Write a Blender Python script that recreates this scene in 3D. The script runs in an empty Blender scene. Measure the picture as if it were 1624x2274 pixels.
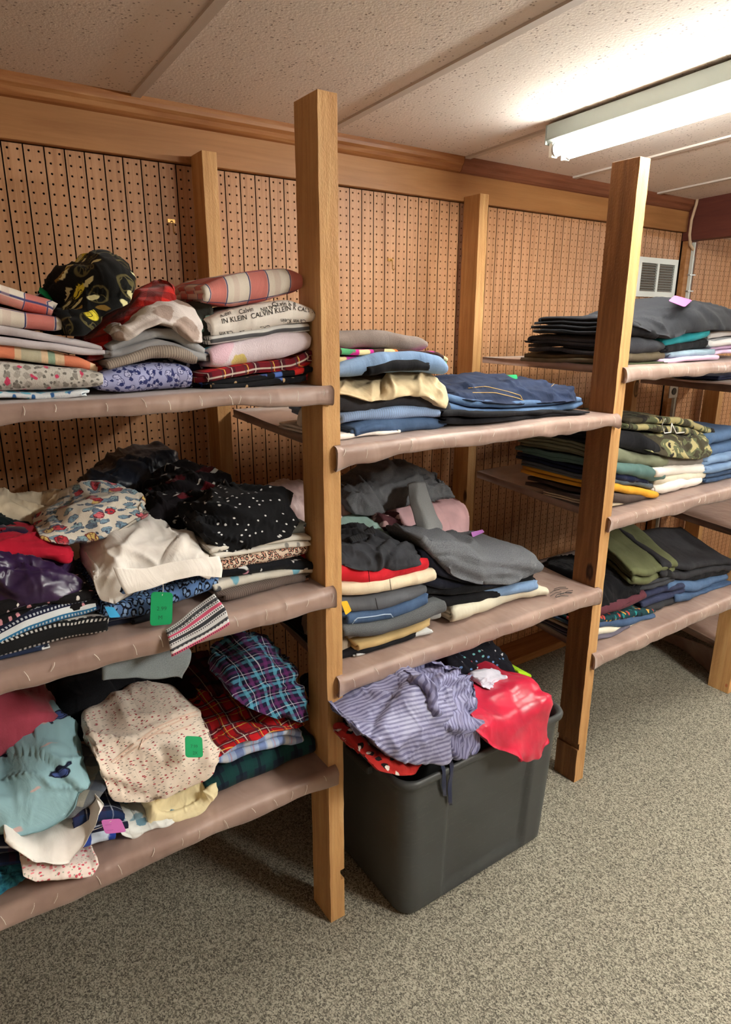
import bpy, math, random
import numpy as np
from mathutils import Vector, Matrix
from mathutils.bvhtree import BVHTree

S = bpy.context.scene
COL = S.collection
random.seed(7)

# ------------------------------------------------------------------ camera
FPX = 1450.26
YAW, PITCH, ROLL = 0.5967, 0.2801, 0.0016
CAM = np.array([-0.2758, -2.0781, 1.5935])
def cam_axes():
    cy, sy, cp, sp = math.cos(YAW), math.sin(YAW), math.cos(PITCH), math.sin(PITCH)
    f = np.array([sy * cp, cy * cp, -sp]); r = np.array([cy, -sy, 0.0]); u = np.cross(r, f)
    return (math.cos(ROLL) * r + math.sin(ROLL) * u, -math.sin(ROLL) * r + math.cos(ROLL) * u, f)
CR, CU, CF = cam_axes()
cd = bpy.data.cameras.new('camera'); co = bpy.data.objects.new('camera', cd); COL.objects.link(co)
cd.sensor_fit = 'HORIZONTAL'; cd.sensor_width = 36.0; cd.lens = 36.0 * FPX / 1624.0
cd.clip_start = 0.02; cd.clip_end = 60
mw = Matrix.Identity(4)
for i in range(3):
    mw[i][0], mw[i][1], mw[i][2], mw[i][3] = CR[i], CU[i], -CF[i], CAM[i]
co.matrix_world = mw
S.camera = co

# ------------------------------------------------------------------ world, exposure
S.view_settings.view_transform = 'Standard'; S.view_settings.look = 'None'
S.view_settings.gamma = 1.0; S.view_settings.use_curve_mapping = False
S.view_settings.exposure = 2.12
W = bpy.data.worlds.new('world'); S.world = W; W.use_nodes = True
W.node_tree.nodes['Background'].inputs[0].default_value = (1.0, 0.95, 0.9, 1)
W.node_tree.nodes['Background'].inputs[1].default_value = 0.05
TUBE = 17.5                                   # emission of the fluorescent tubes

def at(px, py, y):
    """photo pixel -> point on the plane Y = y"""
    d = (px - 812) / FPX * CR - (py - 1137) / FPX * CU + CF
    return CAM + d * ((y - CAM[1]) / d[1])
def atz(px, py, z):
    d = (px - 812) / FPX * CR - (py - 1137) / FPX * CU + CF
    return CAM + d * ((z - CAM[2]) / d[2])

# ------------------------------------------------------------------ noise
def _h(ix, iy, iz):
    n = (ix * 374761393 + iy * 668265263 + iz * 1442695041) & 0xFFFFFFFF
    n = ((n ^ (n >> 13)) * 1274126177) & 0xFFFFFFFF
    n = n ^ (n >> 16)
    return (n & 0xFFFF) / 32767.5 - 1.0
def vn(P):
    P = np.asarray(P, float); I = np.floor(P).astype(np.int64); F = P - I
    F = F * F * F * (F * (F * 6 - 15) + 10)
    x, y, z = I[..., 0], I[..., 1], I[..., 2]; fx, fy, fz = F[..., 0], F[..., 1], F[..., 2]
    def L(a, b, t): return a + (b - a) * t
    return L(L(L(_h(x, y, z), _h(x + 1, y, z), fx), L(_h(x, y + 1, z), _h(x + 1, y + 1, z), fx), fy),
             L(L(_h(x, y, z + 1), _h(x + 1, y, z + 1), fx), L(_h(x, y + 1, z + 1), _h(x + 1, y + 1, z + 1), fx), fy), fz)
def vn3(P, s=0.0):
    P = np.asarray(P, float)
    return np.stack([vn(P + [s + 11.3, 0, 0]), vn(P + [s, 37.1, 5]), vn(P + [s, 9, 71.7])], -1)

# ------------------------------------------------------------------ mesh helpers
def mk(name, verts, faces, mat, parent=None, uv=None, smooth=True, label=None, cat=None, group=None, kind=None):
    me = bpy.data.meshes.new(name)
    me.from_pydata([tuple(map(float, v)) for v in verts], [], [tuple(int(i) for i in f) for f in faces])
    if uv is not None:
        l = me.uv_layers.new(name='UVMap')
        idx = np.empty(len(me.loops), np.int32); me.loops.foreach_get('vertex_index', idx)
        l.data.foreach_set('uv', np.asarray(uv, np.float32)[idx].ravel())
    me.polygons.foreach_set('use_smooth', [smooth] * len(me.polygons))
    me.materials.append(mat); me.update()
    o = bpy.data.objects.new(name, me); COL.objects.link(o)
    if parent is not None: o.parent = parent
    tag(o, label, cat, group, kind)
    return o
def tag(o, label=None, cat=None, group=None, kind=None):
    if label: o['label'] = label
    if cat: o['category'] = cat
    if group: o['group'] = group
    if kind: o['kind'] = kind
    return o
def empty(name, loc=(0, 0, 0), label=None, cat=None, group=None, kind=None):
    o = bpy.data.objects.new(name, None); COL.objects.link(o); o.location = loc; o.empty_display_size = 0.05
    return tag(o, label, cat, group, kind)
class MB:
    def __init__(s): s.v = []; s.f = []
    def add(s, v, f):
        b = len(s.v); s.v += [tuple(p) for p in v]; s.f += [tuple(i + b for i in q) for q in f]; return s
    def box(s, x0, x1, y0, y1, z0, z1):
        return s.add([(x0, y0, z0), (x1, y0, z0), (x1, y1, z0), (x0, y1, z0), (x0, y0, z1), (x1, y0, z1), (x1, y1, z1), (x0, y1, z1)],
                     [(0, 3, 2, 1), (4, 5, 6, 7), (0, 1, 5, 4), (1, 2, 6, 5), (2, 3, 7, 6), (3, 0, 4, 7)])
    def tube(s, pts, r, n=8, cap=True):
        pts = [np.asarray(p, float) for p in pts]; b = len(s.v)
        for i, p in enumerate(pts):
            t = pts[min(i + 1, len(pts) - 1)] - pts[max(i - 1, 0)]; t = t / (np.linalg.norm(t) + 1e-9)
            a = np.array([0, 0, 1.0]) if abs(t[2]) < 0.9 else np.array([1.0, 0, 0])
            e = np.cross(t, a); e /= np.linalg.norm(e); g = np.cross(t, e)
            rr = r[i] if hasattr(r, '__len__') else r
            for k in range(n):
                q = 2 * math.pi * k / n; s.v.append(tuple(p + rr * (math.cos(q) * e + math.sin(q) * g)))
        for i in range(len(pts) - 1):
            for k in range(n):
                k2 = (k + 1) % n
                s.f.append((b + i * n + k, b + i * n + k2, b + (i + 1) * n + k2, b + (i + 1) * n + k))
        if cap:
            s.f.append(tuple(b + k for k in reversed(range(n)))); s.f.append(tuple(b + (len(pts) - 1) * n + k for k in range(n)))
        return s
    def obj(s, name, mat, parent=None, smooth=False, bevel=0, **k):
        o = mk(name, s.v, s.f, mat, parent, smooth=smooth, **k)
        if bevel:
            m = o.modifiers.new('bevel', 'BEVEL'); m.width = bevel; m.segments = 2; m.limit_method = 'ANGLE'
        return o
def gridfaces(nu, nv, wrapv=False):
    f = []
    for i in range(nu - 1):
        for j in range(nv if wrapv else nv - 1):
            j2 = (j + 1) % nv
            f.append((i * nv + j, (i + 1) * nv + j, (i + 1) * nv + j2, i * nv + j2))
    return f

# ------------------------------------------------------------------ materials
def lin(c):
    return tuple(((v / 255) / 12.92 if v / 255 <= 0.04045 else ((v / 255 + 0.055) / 1.055) ** 2.4) for v in c[:3]) + (1,)
class NT:
    def __init__(s, name, rough=0.9, spec=0.2):
        s.m = bpy.data.materials.new(name); s.m.use_nodes = True; s.t = s.m.node_tree; s.n = s.t.nodes
        s.b = s.n['Principled BSDF']; s.b.inputs['Roughness'].default_value = rough
        s.b.inputs['Specular IOR Level'].default_value = spec; s.h = None; s._c = None
    def new(s, k, **p):
        o = s.n.new(k)
        for a, v in p.items(): setattr(o, a, v)
        return o
    def put(s, sock, v):
        if v is None: return
        if hasattr(v, 'is_output'): s.t.links.new(v, sock)
        elif isinstance(v, tuple) and len(v) >= 3 and sock.type == 'RGBA': sock.default_value = lin(v)
        else: sock.default_value = v
    def obj(s): return s.new('ShaderNodeTexCoord').outputs['Object']
    def uv(s): return s.new('ShaderNodeTexCoord').outputs['UV']
    def mapn(s, vec, scale=(1, 1, 1), rot=(0, 0, 0), loc=(0, 0, 0)):
        o = s.new('ShaderNodeMapping'); s.put(o.inputs['Vector'], vec)
        o.inputs['Scale'].default_value = scale; o.inputs['Rotation'].default_value = rot; o.inputs['Location'].default_value = loc
        return o.outputs[0]
    def noise(s, vec, scale, detail=2, rough=0.5, dist=0.0, out=0):
        o = s.new('ShaderNodeTexNoise'); s.put(o.inputs['Vector'], vec); o.inputs['Scale'].default_value = scale
        o.inputs['Detail'].default_value = detail; o.inputs['Roughness'].default_value = rough; o.inputs['Distortion'].default_value = dist
        return o.outputs[out]
    def vor(s, vec, scale, feature='F1', rand=1.0, dim='2D', out='Distance'):
        o = s.new('ShaderNodeTexVoronoi', feature=feature, voronoi_dimensions=dim); s.put(o.inputs['Vector'], vec)
        o.inputs['Scale'].default_value = scale; o.inputs['Randomness'].default_value = rand
        return o.outputs[out]
    def math(s, op, a, b=None, c=None):
        o = s.new('ShaderNodeMath', operation=op); s.put(o.inputs[0], a); s.put(o.inputs[1], b)
        if c is not None: s.put(o.inputs[2], c)
        return o.outputs[0]
    def mix(s, f, a, b):
        o = s.new('ShaderNodeMix', data_type='RGBA'); s.put(o.inputs[0], f); s.put(o.inputs[6], a); s.put(o.inputs[7], b)
        return o.outputs[2]
    def ramp(s, f, stops, const=False):
        o = s.new('ShaderNodeValToRGB'); s.put(o.inputs[0], f); cr = o.color_ramp
        if const: cr.interpolation = 'CONSTANT'
        while len(cr.elements) < len(stops): cr.elements.new(0.5)
        for e, (p, c) in zip(cr.elements, stops): e.position = p; e.color = lin(c)
        return o.outputs[0]
    def step(s, v, e, soft=0.03):            # 1 where v < e
        o = s.new('ShaderNodeMapRange', interpolation_type='SMOOTHSTEP'); s.put(o.inputs['Value'], v)
        o.inputs['From Min'].default_value = e - soft; o.inputs['From Max'].default_value = e + soft
        o.inputs['To Min'].default_value = 1; o.inputs['To Max'].default_value = 0
        return o.outputs[0]
    def sep(s, vec):
        o = s.new('ShaderNodeSeparateXYZ'); s.put(o.inputs[0], vec); return o.outputs
    def bump(s, h, strength=0.4, dist=0.002):
        o = s.new('ShaderNodeBump'); s.put(o.inputs['Height'], h); o.inputs['Strength'].default_value = strength
        o.inputs['Distance'].default_value = dist
        if s.h is not None: s.t.links.new(s.h, o.inputs['Normal'])
        s.h = o.outputs[0]
    def done(s, color):
        s.put(s.b.inputs['Base Color'], color)
        if s.h is not None: s.t.links.new(s.h, s.b.inputs['Normal'])
        return s.m

def wood(name, c1, c2, c3, axis=2, rough=0.6, sawn=0.3, knots=True, fine=1.0):
    t = NT(name, rough, 0.25); ob = t.obj()
    info = t.new('ShaderNodeObjectInfo')
    add = t.new('ShaderNodeVectorMath', operation='ADD'); t.put(add.inputs[0], ob)
    mul = t.new('ShaderNodeVectorMath', operation='SCALE'); cmb = t.new('ShaderNodeCombineXYZ')
    for i in range(3): t.put(cmb.inputs[i], info.outputs['Random'])
    t.put(mul.inputs[0], cmb.outputs[0]); mul.inputs['Scale'].default_value = 7.0; t.put(add.inputs[1], mul.outputs[0])
    v = add.outputs[0]
    sc = [14, 14, 14]; sc[axis] = 0.9
    g = t.noise(t.mapn(v, tuple(sc)), 3.0 * fine, 6, 0.65, 0.6)
    sc2 = [60, 60, 60]; sc2[axis] = 3
    g2 = t.noise(t.mapn(v, tuple(sc2)), 3.0, 3, 0.6)
    col = t.ramp(g, [(0.3, c1), (0.52, c2), (0.72, c3)])
    col = t.mix(t.math('MULTIPLY', g2, 0.35), col, tuple(int(x * 0.72) for x in c1))
    if knots:
        ks = [5, 5, 5]; ks[axis] = 2.6
        d = t.vor(t.mapn(v, tuple(ks)), 1.0, dim='3D')
        d = t.math('ADD', d, t.math('MULTIPLY', g, 0.06))
        k = t.step(d, 0.14, 0.035)
        col = t.mix(k, col, tuple(int(x * 0.6) for x in c1))
        k2 = t.step(t.math('ABSOLUTE', t.math('SUBTRACT', d, 0.15)), 0.012, 0.012)
        col = t.mix(k2, col, tuple(int(x * 0.42) for x in c1))
    big = t.noise(v, 2.2, 2)
    col = t.mix(t.math('MULTIPLY', t.step(big, 0.45, 0.2), 0.35), col, tuple(int(x * 0.8) for x in c1))
    t.bump(g2, sawn, 0.0015)
    t.bump(t.noise(t.mapn(v, (160, 160, 90)), 1.5, 2), sawn * 1.2, 0.0015)
    return t.done(col)

M_POST = wood('pine_post_wood', (182, 132, 82), (212, 164, 108), (226, 184, 130), sawn=0.5)
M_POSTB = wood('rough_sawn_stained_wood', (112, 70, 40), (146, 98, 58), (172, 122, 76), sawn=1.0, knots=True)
M_HEAD = wood('header_board_wood', (160, 110, 66), (178, 126, 78), (186, 136, 86), axis=0, sawn=0.06, knots=False, fine=0.6, rough=0.45)
M_CROWN = wood('crown_moulding_wood', (140, 84, 44), (176, 118, 70), (198, 146, 96), axis=0, sawn=0.1, knots=False, rough=0.4)
M_CROWN2 = wood('dark_crown_moulding_wood', (116, 66, 44), (140, 86, 60), (154, 100, 72), axis=0, sawn=0.1, knots=False, rough=0.45)
M_BEAM = wood('beam_wood', (94, 48, 40), (110, 58, 46), (122, 68, 54), axis=1, sawn=0.1, knots=False)
M_SILL = wood('sill_wood', (150, 98, 56), (176, 124, 76), (190, 140, 92), axis=0, sawn=0.3)

def peg_mat():
    t = NT('pegboard_wood', 0.5, 0.3); ob = t.obj(); info = t.new('ShaderNodeObjectInfo')
    cmb = t.new('ShaderNodeCombineXYZ'); t.put(cmb.inputs[0], info.outputs['Random']); t.put(cmb.inputs[2], info.outputs['Random'])
    mul = t.new('ShaderNodeVectorMath', operation='SCALE'); t.put(mul.inputs[0], cmb.outputs[0]); mul.inputs['Scale'].default_value = 9
    add = t.new('ShaderNodeVectorMath', operation='ADD'); t.put(add.inputs[0], ob); t.put(add.inputs[1], mul.outputs[0])
    g = t.noise(t.mapn(add.outputs[0], (70, 70, 1.6)), 1.5, 5, 0.6, 0.8)
    col = t.ramp(g, [(0.3, (150, 102, 66)), (0.5, (182, 134, 94)), (0.7, (196, 150, 112))])
    tone = t.math('MULTIPLY', info.outputs['Random'], 0.3)
    col = t.mix(tone, col, (190, 146, 112))
    t.bump(g, 0.05, 0.001)
    return t.done(col)
M_PEG = peg_mat()
def simple(name, c, rough=0.6, spec=0.3, metal=0, bs=None):
    t = NT(name, rough, spec); t.b.inputs['Metallic'].default_value = metal
    if bs: t.bump(t.noise(t.obj(), bs[0], 3), bs[1], 0.002)
    return t.done(c)
M_DARK = simple('dark_wall_cavity', (34, 20, 14), 0.95)
M_WHITE = simple('white_enamel', (206, 212, 206), 0.35, 0.5)
M_HOUSE = simple('lamp_housing_enamel', (150, 158, 150), 0.4, 0.4)
M_WPLAS = simple('white_plastic', (236, 236, 226), 0.3, 0.5)
M_STEEL = simple('galvanised_steel', (170, 172, 172), 0.35, 0.5, 0.7)
M_CABLE = simple('tan_cable_sheath', (196, 170, 140), 0.6)
M_GREY = simple('grey_paint', (128, 126, 120), 0.6)
M_BLACK = simple('black_plastic', (16, 16, 18), 0.4)
M_CLEAR = simple('clear_plastic_fastener', (235, 228, 215), 0.15, 0.7)

def carpet():
    t = NT('loop_pile_carpet', 1.0, 0.05); ob = t.obj()
    v = t.new('ShaderNodeTexVoronoi', voronoi_dimensions='2D'); t.put(v.inputs['Vector'], t.mapn(warp0(t, ob), (1.0, 0.72, 1), rot=(0, 0, 0.6))); v.inputs['Scale'].default_value = 400
    r = t.sep(v.outputs['Color'])[0]; n2 = t.noise(ob, 600, 2, 0.7); n3 = t.noise(ob, 2.0, 3); n4 = t.noise(ob, 60, 2)
    f_ = t.math('ADD', t.math('MULTIPLY', r, 0.55), t.math('ADD', t.math('MULTIPLY', n2, 0.5), t.math('MULTIPLY', n4, 0.25)))
    col = t.ramp(f_, [(0.30, (52, 50, 46)), (0.46, (98, 94, 84)), (0.62, (132, 127, 113)), (0.86, (178, 171, 154))])
    col = t.mix(t.math('MULTIPLY', n3, 0.22), col, (112, 107, 94))
    t.bump(v.outputs['Distance'], -0.4, 0.002); t.bump(n2, 0.4, 0.002)
    return t.done(col)
def warp0(t, vec):
    n = t.noise(vec, 150, 1, out=1); m = t.new('ShaderNodeVectorMath', operation='SCALE'); t.put(m.inputs[0], n); m.inputs['Scale'].default_value = 0.006
    q = t.new('ShaderNodeVectorMath', operation='ADD'); t.put(q.inputs[0], vec); t.put(q.inputs[1], m.outputs[0]); return q.outputs[0]
M_CARPET = carpet()
def ceil_mat():
    t = NT('fissured_ceiling_tile', 0.95, 0.1); ob = t.obj()
    n = t.noise(ob, 130, 3, 0.6); v = t.vor(t.mapn(ob, (1, 1, 1)), 75, dim='3D')
    v2 = t.vor(ob, 24, dim='3D')
    pit = t.math('MULTIPLY', t.step(v, 0.2, 0.07), t.step(t.noise(ob, 22, 2), 0.52, 0.04))
    col = t.mix(pit, (232, 222, 213), (160, 148, 138))
    pit2 = t.step(v2, 0.055, 0.02)
    col = t.mix(pit2, col, (110, 98, 88))
    t.bump(n, 0.35, 0.003); t.bump(pit, -0.5, 0.002)
    return t.done(col)
M_CEIL = ceil_mat()
M_TBAR = simple('ceiling_grid_bar', (204, 194, 184), 0.6)
M_PAINT = simple('brown_wall_panelling', (196, 172, 148), 0.7, 0.2, 0, (60, 0.1))
def satin_mat():
    t = NT('taupe_satin_cover', 0.42, 0.35); ob = t.obj()
    n = t.noise(t.mapn(ob, (1, 1, 1)), 9, 3, 0.5)
    col = t.ramp(n, [(0.3, (138, 112, 102)), (0.7, (168, 142, 130))])
    t.b.inputs['Sheen Weight'].default_value = 0.25; t.b.inputs['Sheen Roughness'].default_value = 0.4
    t.bump(t.noise(t.mapn(ob, (9, 4, 4)), 1.6, 2, 0.5, 0.8), 0.4, 0.014)
    return t.done(col)
M_SATIN = satin_mat()
def tote_mat():
    t = NT('dark_grey_tote_plastic', 0.42, 0.4); ob = t.obj()
    n = t.noise(ob, 6, 3); sc = t.noise(t.mapn(ob, (3, 3, 22), rot=(0.5, 0.4, 0.2)), 5, 4, 0.7)
    col = t.mix(t.step(t.math('ABSOLUTE', t.math('SUBTRACT', sc, 0.62)), 0.004, 0.004), t.ramp(n, [(0.3, (62, 64, 64)), (0.7, (72, 74, 74))]), (96, 98, 94))
    t.bump(t.noise(ob, 400, 2), 0.15, 0.0005)
    t.put(t.b.inputs['Roughness'], t.math('ADD', t.math('MULTIPLY', n, 0.25), 0.3))
    return t.done(col)
M_TOTE = tote_mat()
def tube_mat(k=1.0):
    t = NT('lit_fluorescent_tube', 0.4); t.b.inputs['Emission Color'].default_value = (1.0, 0.99, 0.93, 1)
    t.b.inputs['Emission Strength'].default_value = TUBE * k; return t.done((250, 255, 250))
M_TUBE = tube_mat(); M_TUBE2 = tube_mat(3.6)
# ------------------------------------------------------------------ the setting
CS = 0.034                                    # the ceiling rises slightly towards the viewer
def cz(y): return 2.187 - CS * (y + 0.04)
XL, XR, YF = -2.2, 6.2, -5.2
XB = 3.10                                     # cross beam
MB().box(XL, XR, YF, 0.05, -0.05, 0).obj('floor', M_CARPET, kind='structure')
wb = MB().box(XL, XR, 0.012, 0.06, 0, 2.6).obj('wall_back', M_DARK, kind='structure')
MB().box(XL - 0.06, XL, YF, 0.06, 0, 2.6).obj('wall_left', M_PAINT, kind='structure')
MB().box(XR, XR + 0.06, YF, 0.06, 0, 2.6).obj('wall_right', M_PAINT, kind='structure')
MB().box(XL, XR, YF - 0.06, YF, 0, 2.6).obj('wall_front', M_PAINT, kind='structure')

# pegboard strips: two columns of drilled holes each, one inch apart
def peg_strip():
    m = MB(); w = 0.02405; p = 0.0254; r = 0.0031; rows = 79; zt = 2.0312 + 0.0127
    oc = [(math.cos(math.pi / 4 * k), math.sin(math.pi / 4 * k)) for k in range(8)]
    sq = [(1, 0), (1, 1), (0, 1), (-1, 1), (-1, 0), (-1, -1), (0, -1), (1, -1)]
    for i in range(rows):
        for c in (0, 1):
            cx = (c - 0.5) * w; cz_ = zt - (i + 0.5) * p
            v = [(cx + a * w / 2, 0, cz_ + b * p / 2) for a, b in sq] + [(cx + a * r, 0, cz_ + b * r) for a, b in oc] + \
                [(cx + a * r, 0.006, cz_ + b * r) for a, b in oc]
            f = []
            for k in range(8):
                k2 = (k + 1) % 8
                f += [(k, k + 8, k2 + 8, k2), (k + 8, k + 16, k2 + 16, k2 + 8)]
            m.add(v, f)
    zb = zt - rows * p
    m.box(-w, -w + 0.0004, 0, 0.006, zb, zt).box(w - 0.0004, w, 0, 0.006, zb, zt)
    return m
strip = peg_strip().obj('plank', M_PEG, wb)
strip.data.materials.append(M_DARK)           # the grooves between the strips are painted dark
for p_ in strip.data.polygons:
    if abs(p_.normal.x) > 0.9 and p_.area > 0.005: p_.material_index = 1
G = 0.0508
n0, n1 = int(XL / G) + 1, int(5.6 / G)
first = True
for i in range(n0, n1):
    x = (i + 0.5) * G
    if 3.09 < x < 3.21: continue
    o = strip if first else strip.copy()
    if not first: COL.objects.link(o); o.parent = wb
    first = False; o.location = (x, 0, 0)

# header board, crown moulding, sill, cross beam
MB().box(XL, XB + 0.03, -0.022, 0.012, 2.047, 2.3).obj('trim_1', M_HEAD, kind='structure', bevel=0.002)
prof = [(-0.022, 2.142), (-0.03, 2.146), (-0.036, 2.153), (-0.04, 2.164), (-0.048, 2.172), (-0.05, 2.182), (-0.05, 2.2), (-0.022, 2.2)]
for nm_, xa_, xb_, mt_ in (('trim_2', XL, 1.545, M_CROWN), ('trim_7', 1.547, XB, M_CROWN2)):
    xs = np.linspace(xa_, xb_, 30)
    V = [(x, a, b) for x in xs for a, b in prof]
    mk(nm_, V, gridfaces(len(xs), len(prof), True) + [tuple(range(len(prof)))], mt_, smooth=False, kind='structure')
MB().box(XL, 5.6, -0.14, -0.001, 0, 0.038).obj('baseboard_back', M_SILL, kind='structure', bevel=0.002)
MB().box(XB, XB + 0.07, YF, -0.001, 2.006, 2.45).obj('trim_3', M_BEAM, kind='structure', bevel=0.002)
MB().box(XB + 0.01, XB + 0.05, -0.03, -0.001, 0.038, 2.01).obj('trim_4', M_SILL, kind='structure', bevel=0.002)
MB().box(XB + 0.055, XB + 0.115, -0.02, 0.012, 0.038, 2.03).obj('trim_5', M_BEAM, kind='structure', bevel=0.002)
MB().box(XB + 0.051, XB + 0.06, -0.045, -0.0205, 0.3, 2.0).obj('trim_6', M_WHITE, kind='structure')

# ceiling: tiles between grid bars
ce = MB().box(XL, XR, YF, 0.05, 2.5, 2.55).obj('ceiling', M_PAINT, kind='structure')
sx = 0.342; bw = 0.0125
k0 = int(math.floor((XL - sx) / 0.6096))
ys = [0.0, -1.25, -2.47, -3.69, -4.91, YF]
seams = [sx + 0.6096 * k for k in range(k0, 6) if sx + 0.6096 * k < XB + 0.5]
def slab(m, x0, x1, y0, y1, dz, th):
    m.add([(x0, y0, cz(y0) + dz), (x1, y0, cz(y0) + dz), (x1, y1, cz(y1) + dz), (x0, y1, cz(y1) + dz),
           (x0, y0, cz(y0) + dz + th), (x1, y0, cz(y0) + dz + th), (x1, y1, cz(y1) + dz + th), (x0, y1, cz(y1) + dz + th)],
          [(0, 3, 2, 1), (4, 5, 6, 7), (0, 1, 5, 4), (1, 2, 6, 5), (2, 3, 7, 6), (3, 0, 4, 7)]); return m
for a, b in zip(seams[:-1], seams[1:]):
    a2, b2 = a, min(b, XB)
    for y1, y0 in zip(ys[:-1], ys[1:]):
        slab(MB(), a2 + 0.001, b2 - 0.001, y0 + 0.001, y1 - 0.001, 0.007, 0.015).obj('ceiling_tile', M_CEIL, ce)
for s_ in seams:
    if s_ < XB: slab(MB(), s_ - bw, s_ + bw, YF, 0, 0.0, 0.03).obj('grid_bar', M_TBAR, ce)
for y in ys[1:-1]:
    slab(MB(), XL, XB, y - bw, y + bw, 0.0005, 0.03).obj('grid_bar', M_TBAR, ce)
# lower ceiling beyond the beam
MB().box(XB + 0.07, XR, YF, 0.05, 2.045, 2.1).obj('soffit', M_CEIL, ce)

# ------------------------------------------------------------------ fluorescent fixtures
def fixture(x, y1, label, tube=M_TUBE, z0=None):
    L = 1.24; y0 = y1 - L
    def zc_(y): return (cz(y) if z0 is None else z0) - 0.001
    root = empty('fluorescent_light', (x, (y0 + y1) / 2, zc_((y0 + y1) / 2)), label, 'ceiling light', 'fluorescent ceiling lights')
    ox, oy, oz = root.location
    def R(m): m.v = [(a - ox, b - oy, c - oz) for a, b, c in m.v]; return m
    hw, h = 0.054, 0.045
    m = MB(); b = []
    for y in (y0, y1):
        z = zc_(y); b += [(x - hw, y, z), (x - hw, y, z - h), (x - hw + 0.012, y, z - h - 0.008), (x + hw - 0.012, y, z - h - 0.008), (x + hw, y, z - h), (x + hw, y, z)]
    m.add(b, [(k, (k + 1) % 6, 6 + (k + 1) % 6, 6 + k) for k in range(6)] + [tuple(range(5, -1, -1)), tuple(range(6, 12))])
    R(m).obj('housing', M_HOUSE, root, bevel=0.0015)
    for y in (y0, y1):
        m = MB(); z = zc_(y); s_ = 0.004 if y == y1 else -0.004
        m.box(x - hw - 0.001, x + hw + 0.001, min(y, y + s_), max(y, y + s_), z - h - 0.012, z)
        R(m).obj('end_plate', M_HOUSE, root, bevel=0.001)
        for sx_ in (-1, 1):
            m = MB(); yy = y + (-0.012 if y == y1 else 0.012)
            m.box(x + sx_ * 0.03 - 0.013, x + sx_ * 0.03 + 0.013, yy - 0.008, yy + 0.008, z - h - 0.05, z - h - 0.006)
            R(m).obj('lamp_holder', M_WPLAS, root, bevel=0.003)
    for sx_ in (-1, 1):
        m = MB(); ya, yb = y0 + 0.022, y1 - 0.022; dz = -h - 0.028
        m.tube([(x + sx_ * 0.03, ya, zc_(ya) + dz), (x + sx_ * 0.03, yb, zc_(yb) + dz)], 0.019, 16)
        R(m).obj('fluorescent_tube', tube, root, smooth=False)
        for y, s_ in ((ya, -1), (yb, 1)):
            m = MB().tube([(x + sx_ * 0.03, y - 0.006 * s_, zc_(y) + dz), (x + sx_ * 0.03, y + 0.001 * s_, zc_(y) + dz)], 0.0196, 16)
            R(m).obj('tube_cap', M_STEEL, root)
    return root
fixture(1.56, -0.475, 'two-tube white fluorescent light on the ceiling above the clothes shelves')
fixture(1.75, -2.5, 'two-tube white fluorescent light on the ceiling further into the room, unseen and added for brightness', M_TUBE2)  # added fixture behind the camera, never in view, brightens the shelf fronts
fixture(4.4, -0.9, 'two-tube white fluorescent light on the lower ceiling past the beam, out of view and added for brightness', z0=2.044)  # extra fixture out of frame, added to brighten the wall beyond the beam

# ------------------------------------------------------------------ posts
def rings(name, rg, mat, front=None, **k):
    """rg: list of (z, x0, x1, y0, y1); a squared timber built of stacked rings, slightly rough"""
    zs = []
    for a, b in zip(rg[:-1], rg[1:]):
        n = max(1, int(abs(b[0] - a[0]) / 0.03))
        for i in range(n):
            t = i / n; zs.append([a[j] + (b[j] - a[j]) * t for j in range(5)])
    zs.append(list(rg[-1])); ns = 3
    bx, by = rg[0][1], rg[0][3]; V = []; nring = 4 * ns
    for z, x0, x1, y0, y1 in zs:
        c = [(x0, y0), (x1, y0), (x1, y1), (x0, y1)]
        for i in range(4):
            a, b = c[i], c[(i + 1) % 4]
            for j in range(ns): V.append((a[0] + (b[0] - a[0]) * j / ns, a[1] + (b[1] - a[1]) * j / ns, z))
    V = np.array(V); V += 0.0007 * vn3(V * 40, 3.0) * [1, 1, 0]
    F = gridfaces(len(zs), nring, True)
    F = [tuple(reversed(f)) for f in F] + [tuple(reversed(range(nring))), tuple(range((len(zs) - 1) * nring, len(zs) * nring))]
    o = mk(name, V - [bx, by, 0], F, mat, smooth=False, **k); o.location = (bx, by, 0)
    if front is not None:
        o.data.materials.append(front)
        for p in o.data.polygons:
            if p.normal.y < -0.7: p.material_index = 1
    m = o.modifiers.new('bevel', 'BEVEL'); m.width = 0.0018; m.segments = 2; m.limit_method = 'ANGLE'; m.angle_limit = 1.0
    return o
def post(x0, x1, y0, y1, h, mat, label, group, z0=0, notch=None, front=None):
    rg = [(z0, x0, x1, y0, y1)]
    if notch:
        za, zb, dl, dr = notch
        rg += [(za, x0, x1, y0, y1), (za + 0.0005, x0 + dl, x1 - dr, y0, y1), (zb, x0 + dl, x1 - dr, y0, y1), (zb + 0.0005, x0, x1, y0, y1)]
    rg.append((h, x0, x1, y0, y1))
    return rings('wooden_post', rg, mat, front, label=label, cat='post', group=group)
PF = -0.849
post(0.4457, 0.4911, PF, -0.755, 2.0254, M_POST, 'pale pine post in front of the shelves, between pyjama shelves and the grey tote', 'posts along the shelf fronts', notch=(0.13, 0.162, 0, 0.013))
post(1.4728, 1.5211, PF, -0.758, 2.0391, M_POSTB, 'rough sawn brown post beside the grey tote and the jeans shelf', 'posts along the shelf fronts', notch=(0.135, 0.16, 0.007, 0.0), front=M_POST)
pc = post(2.528, 2.574, PF, -0.755, 2.03, M_POST, 'pine post with a red figure near its foot, standing past the trouser shelves', 'posts along the shelf fronts')
post(0.496, 0.541, -0.112, -0.0225, 2.067, M_POST, 'wooden post against the pegboard behind the pyjama shelves', 'posts against the back wall', z0=0.0385)
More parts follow.
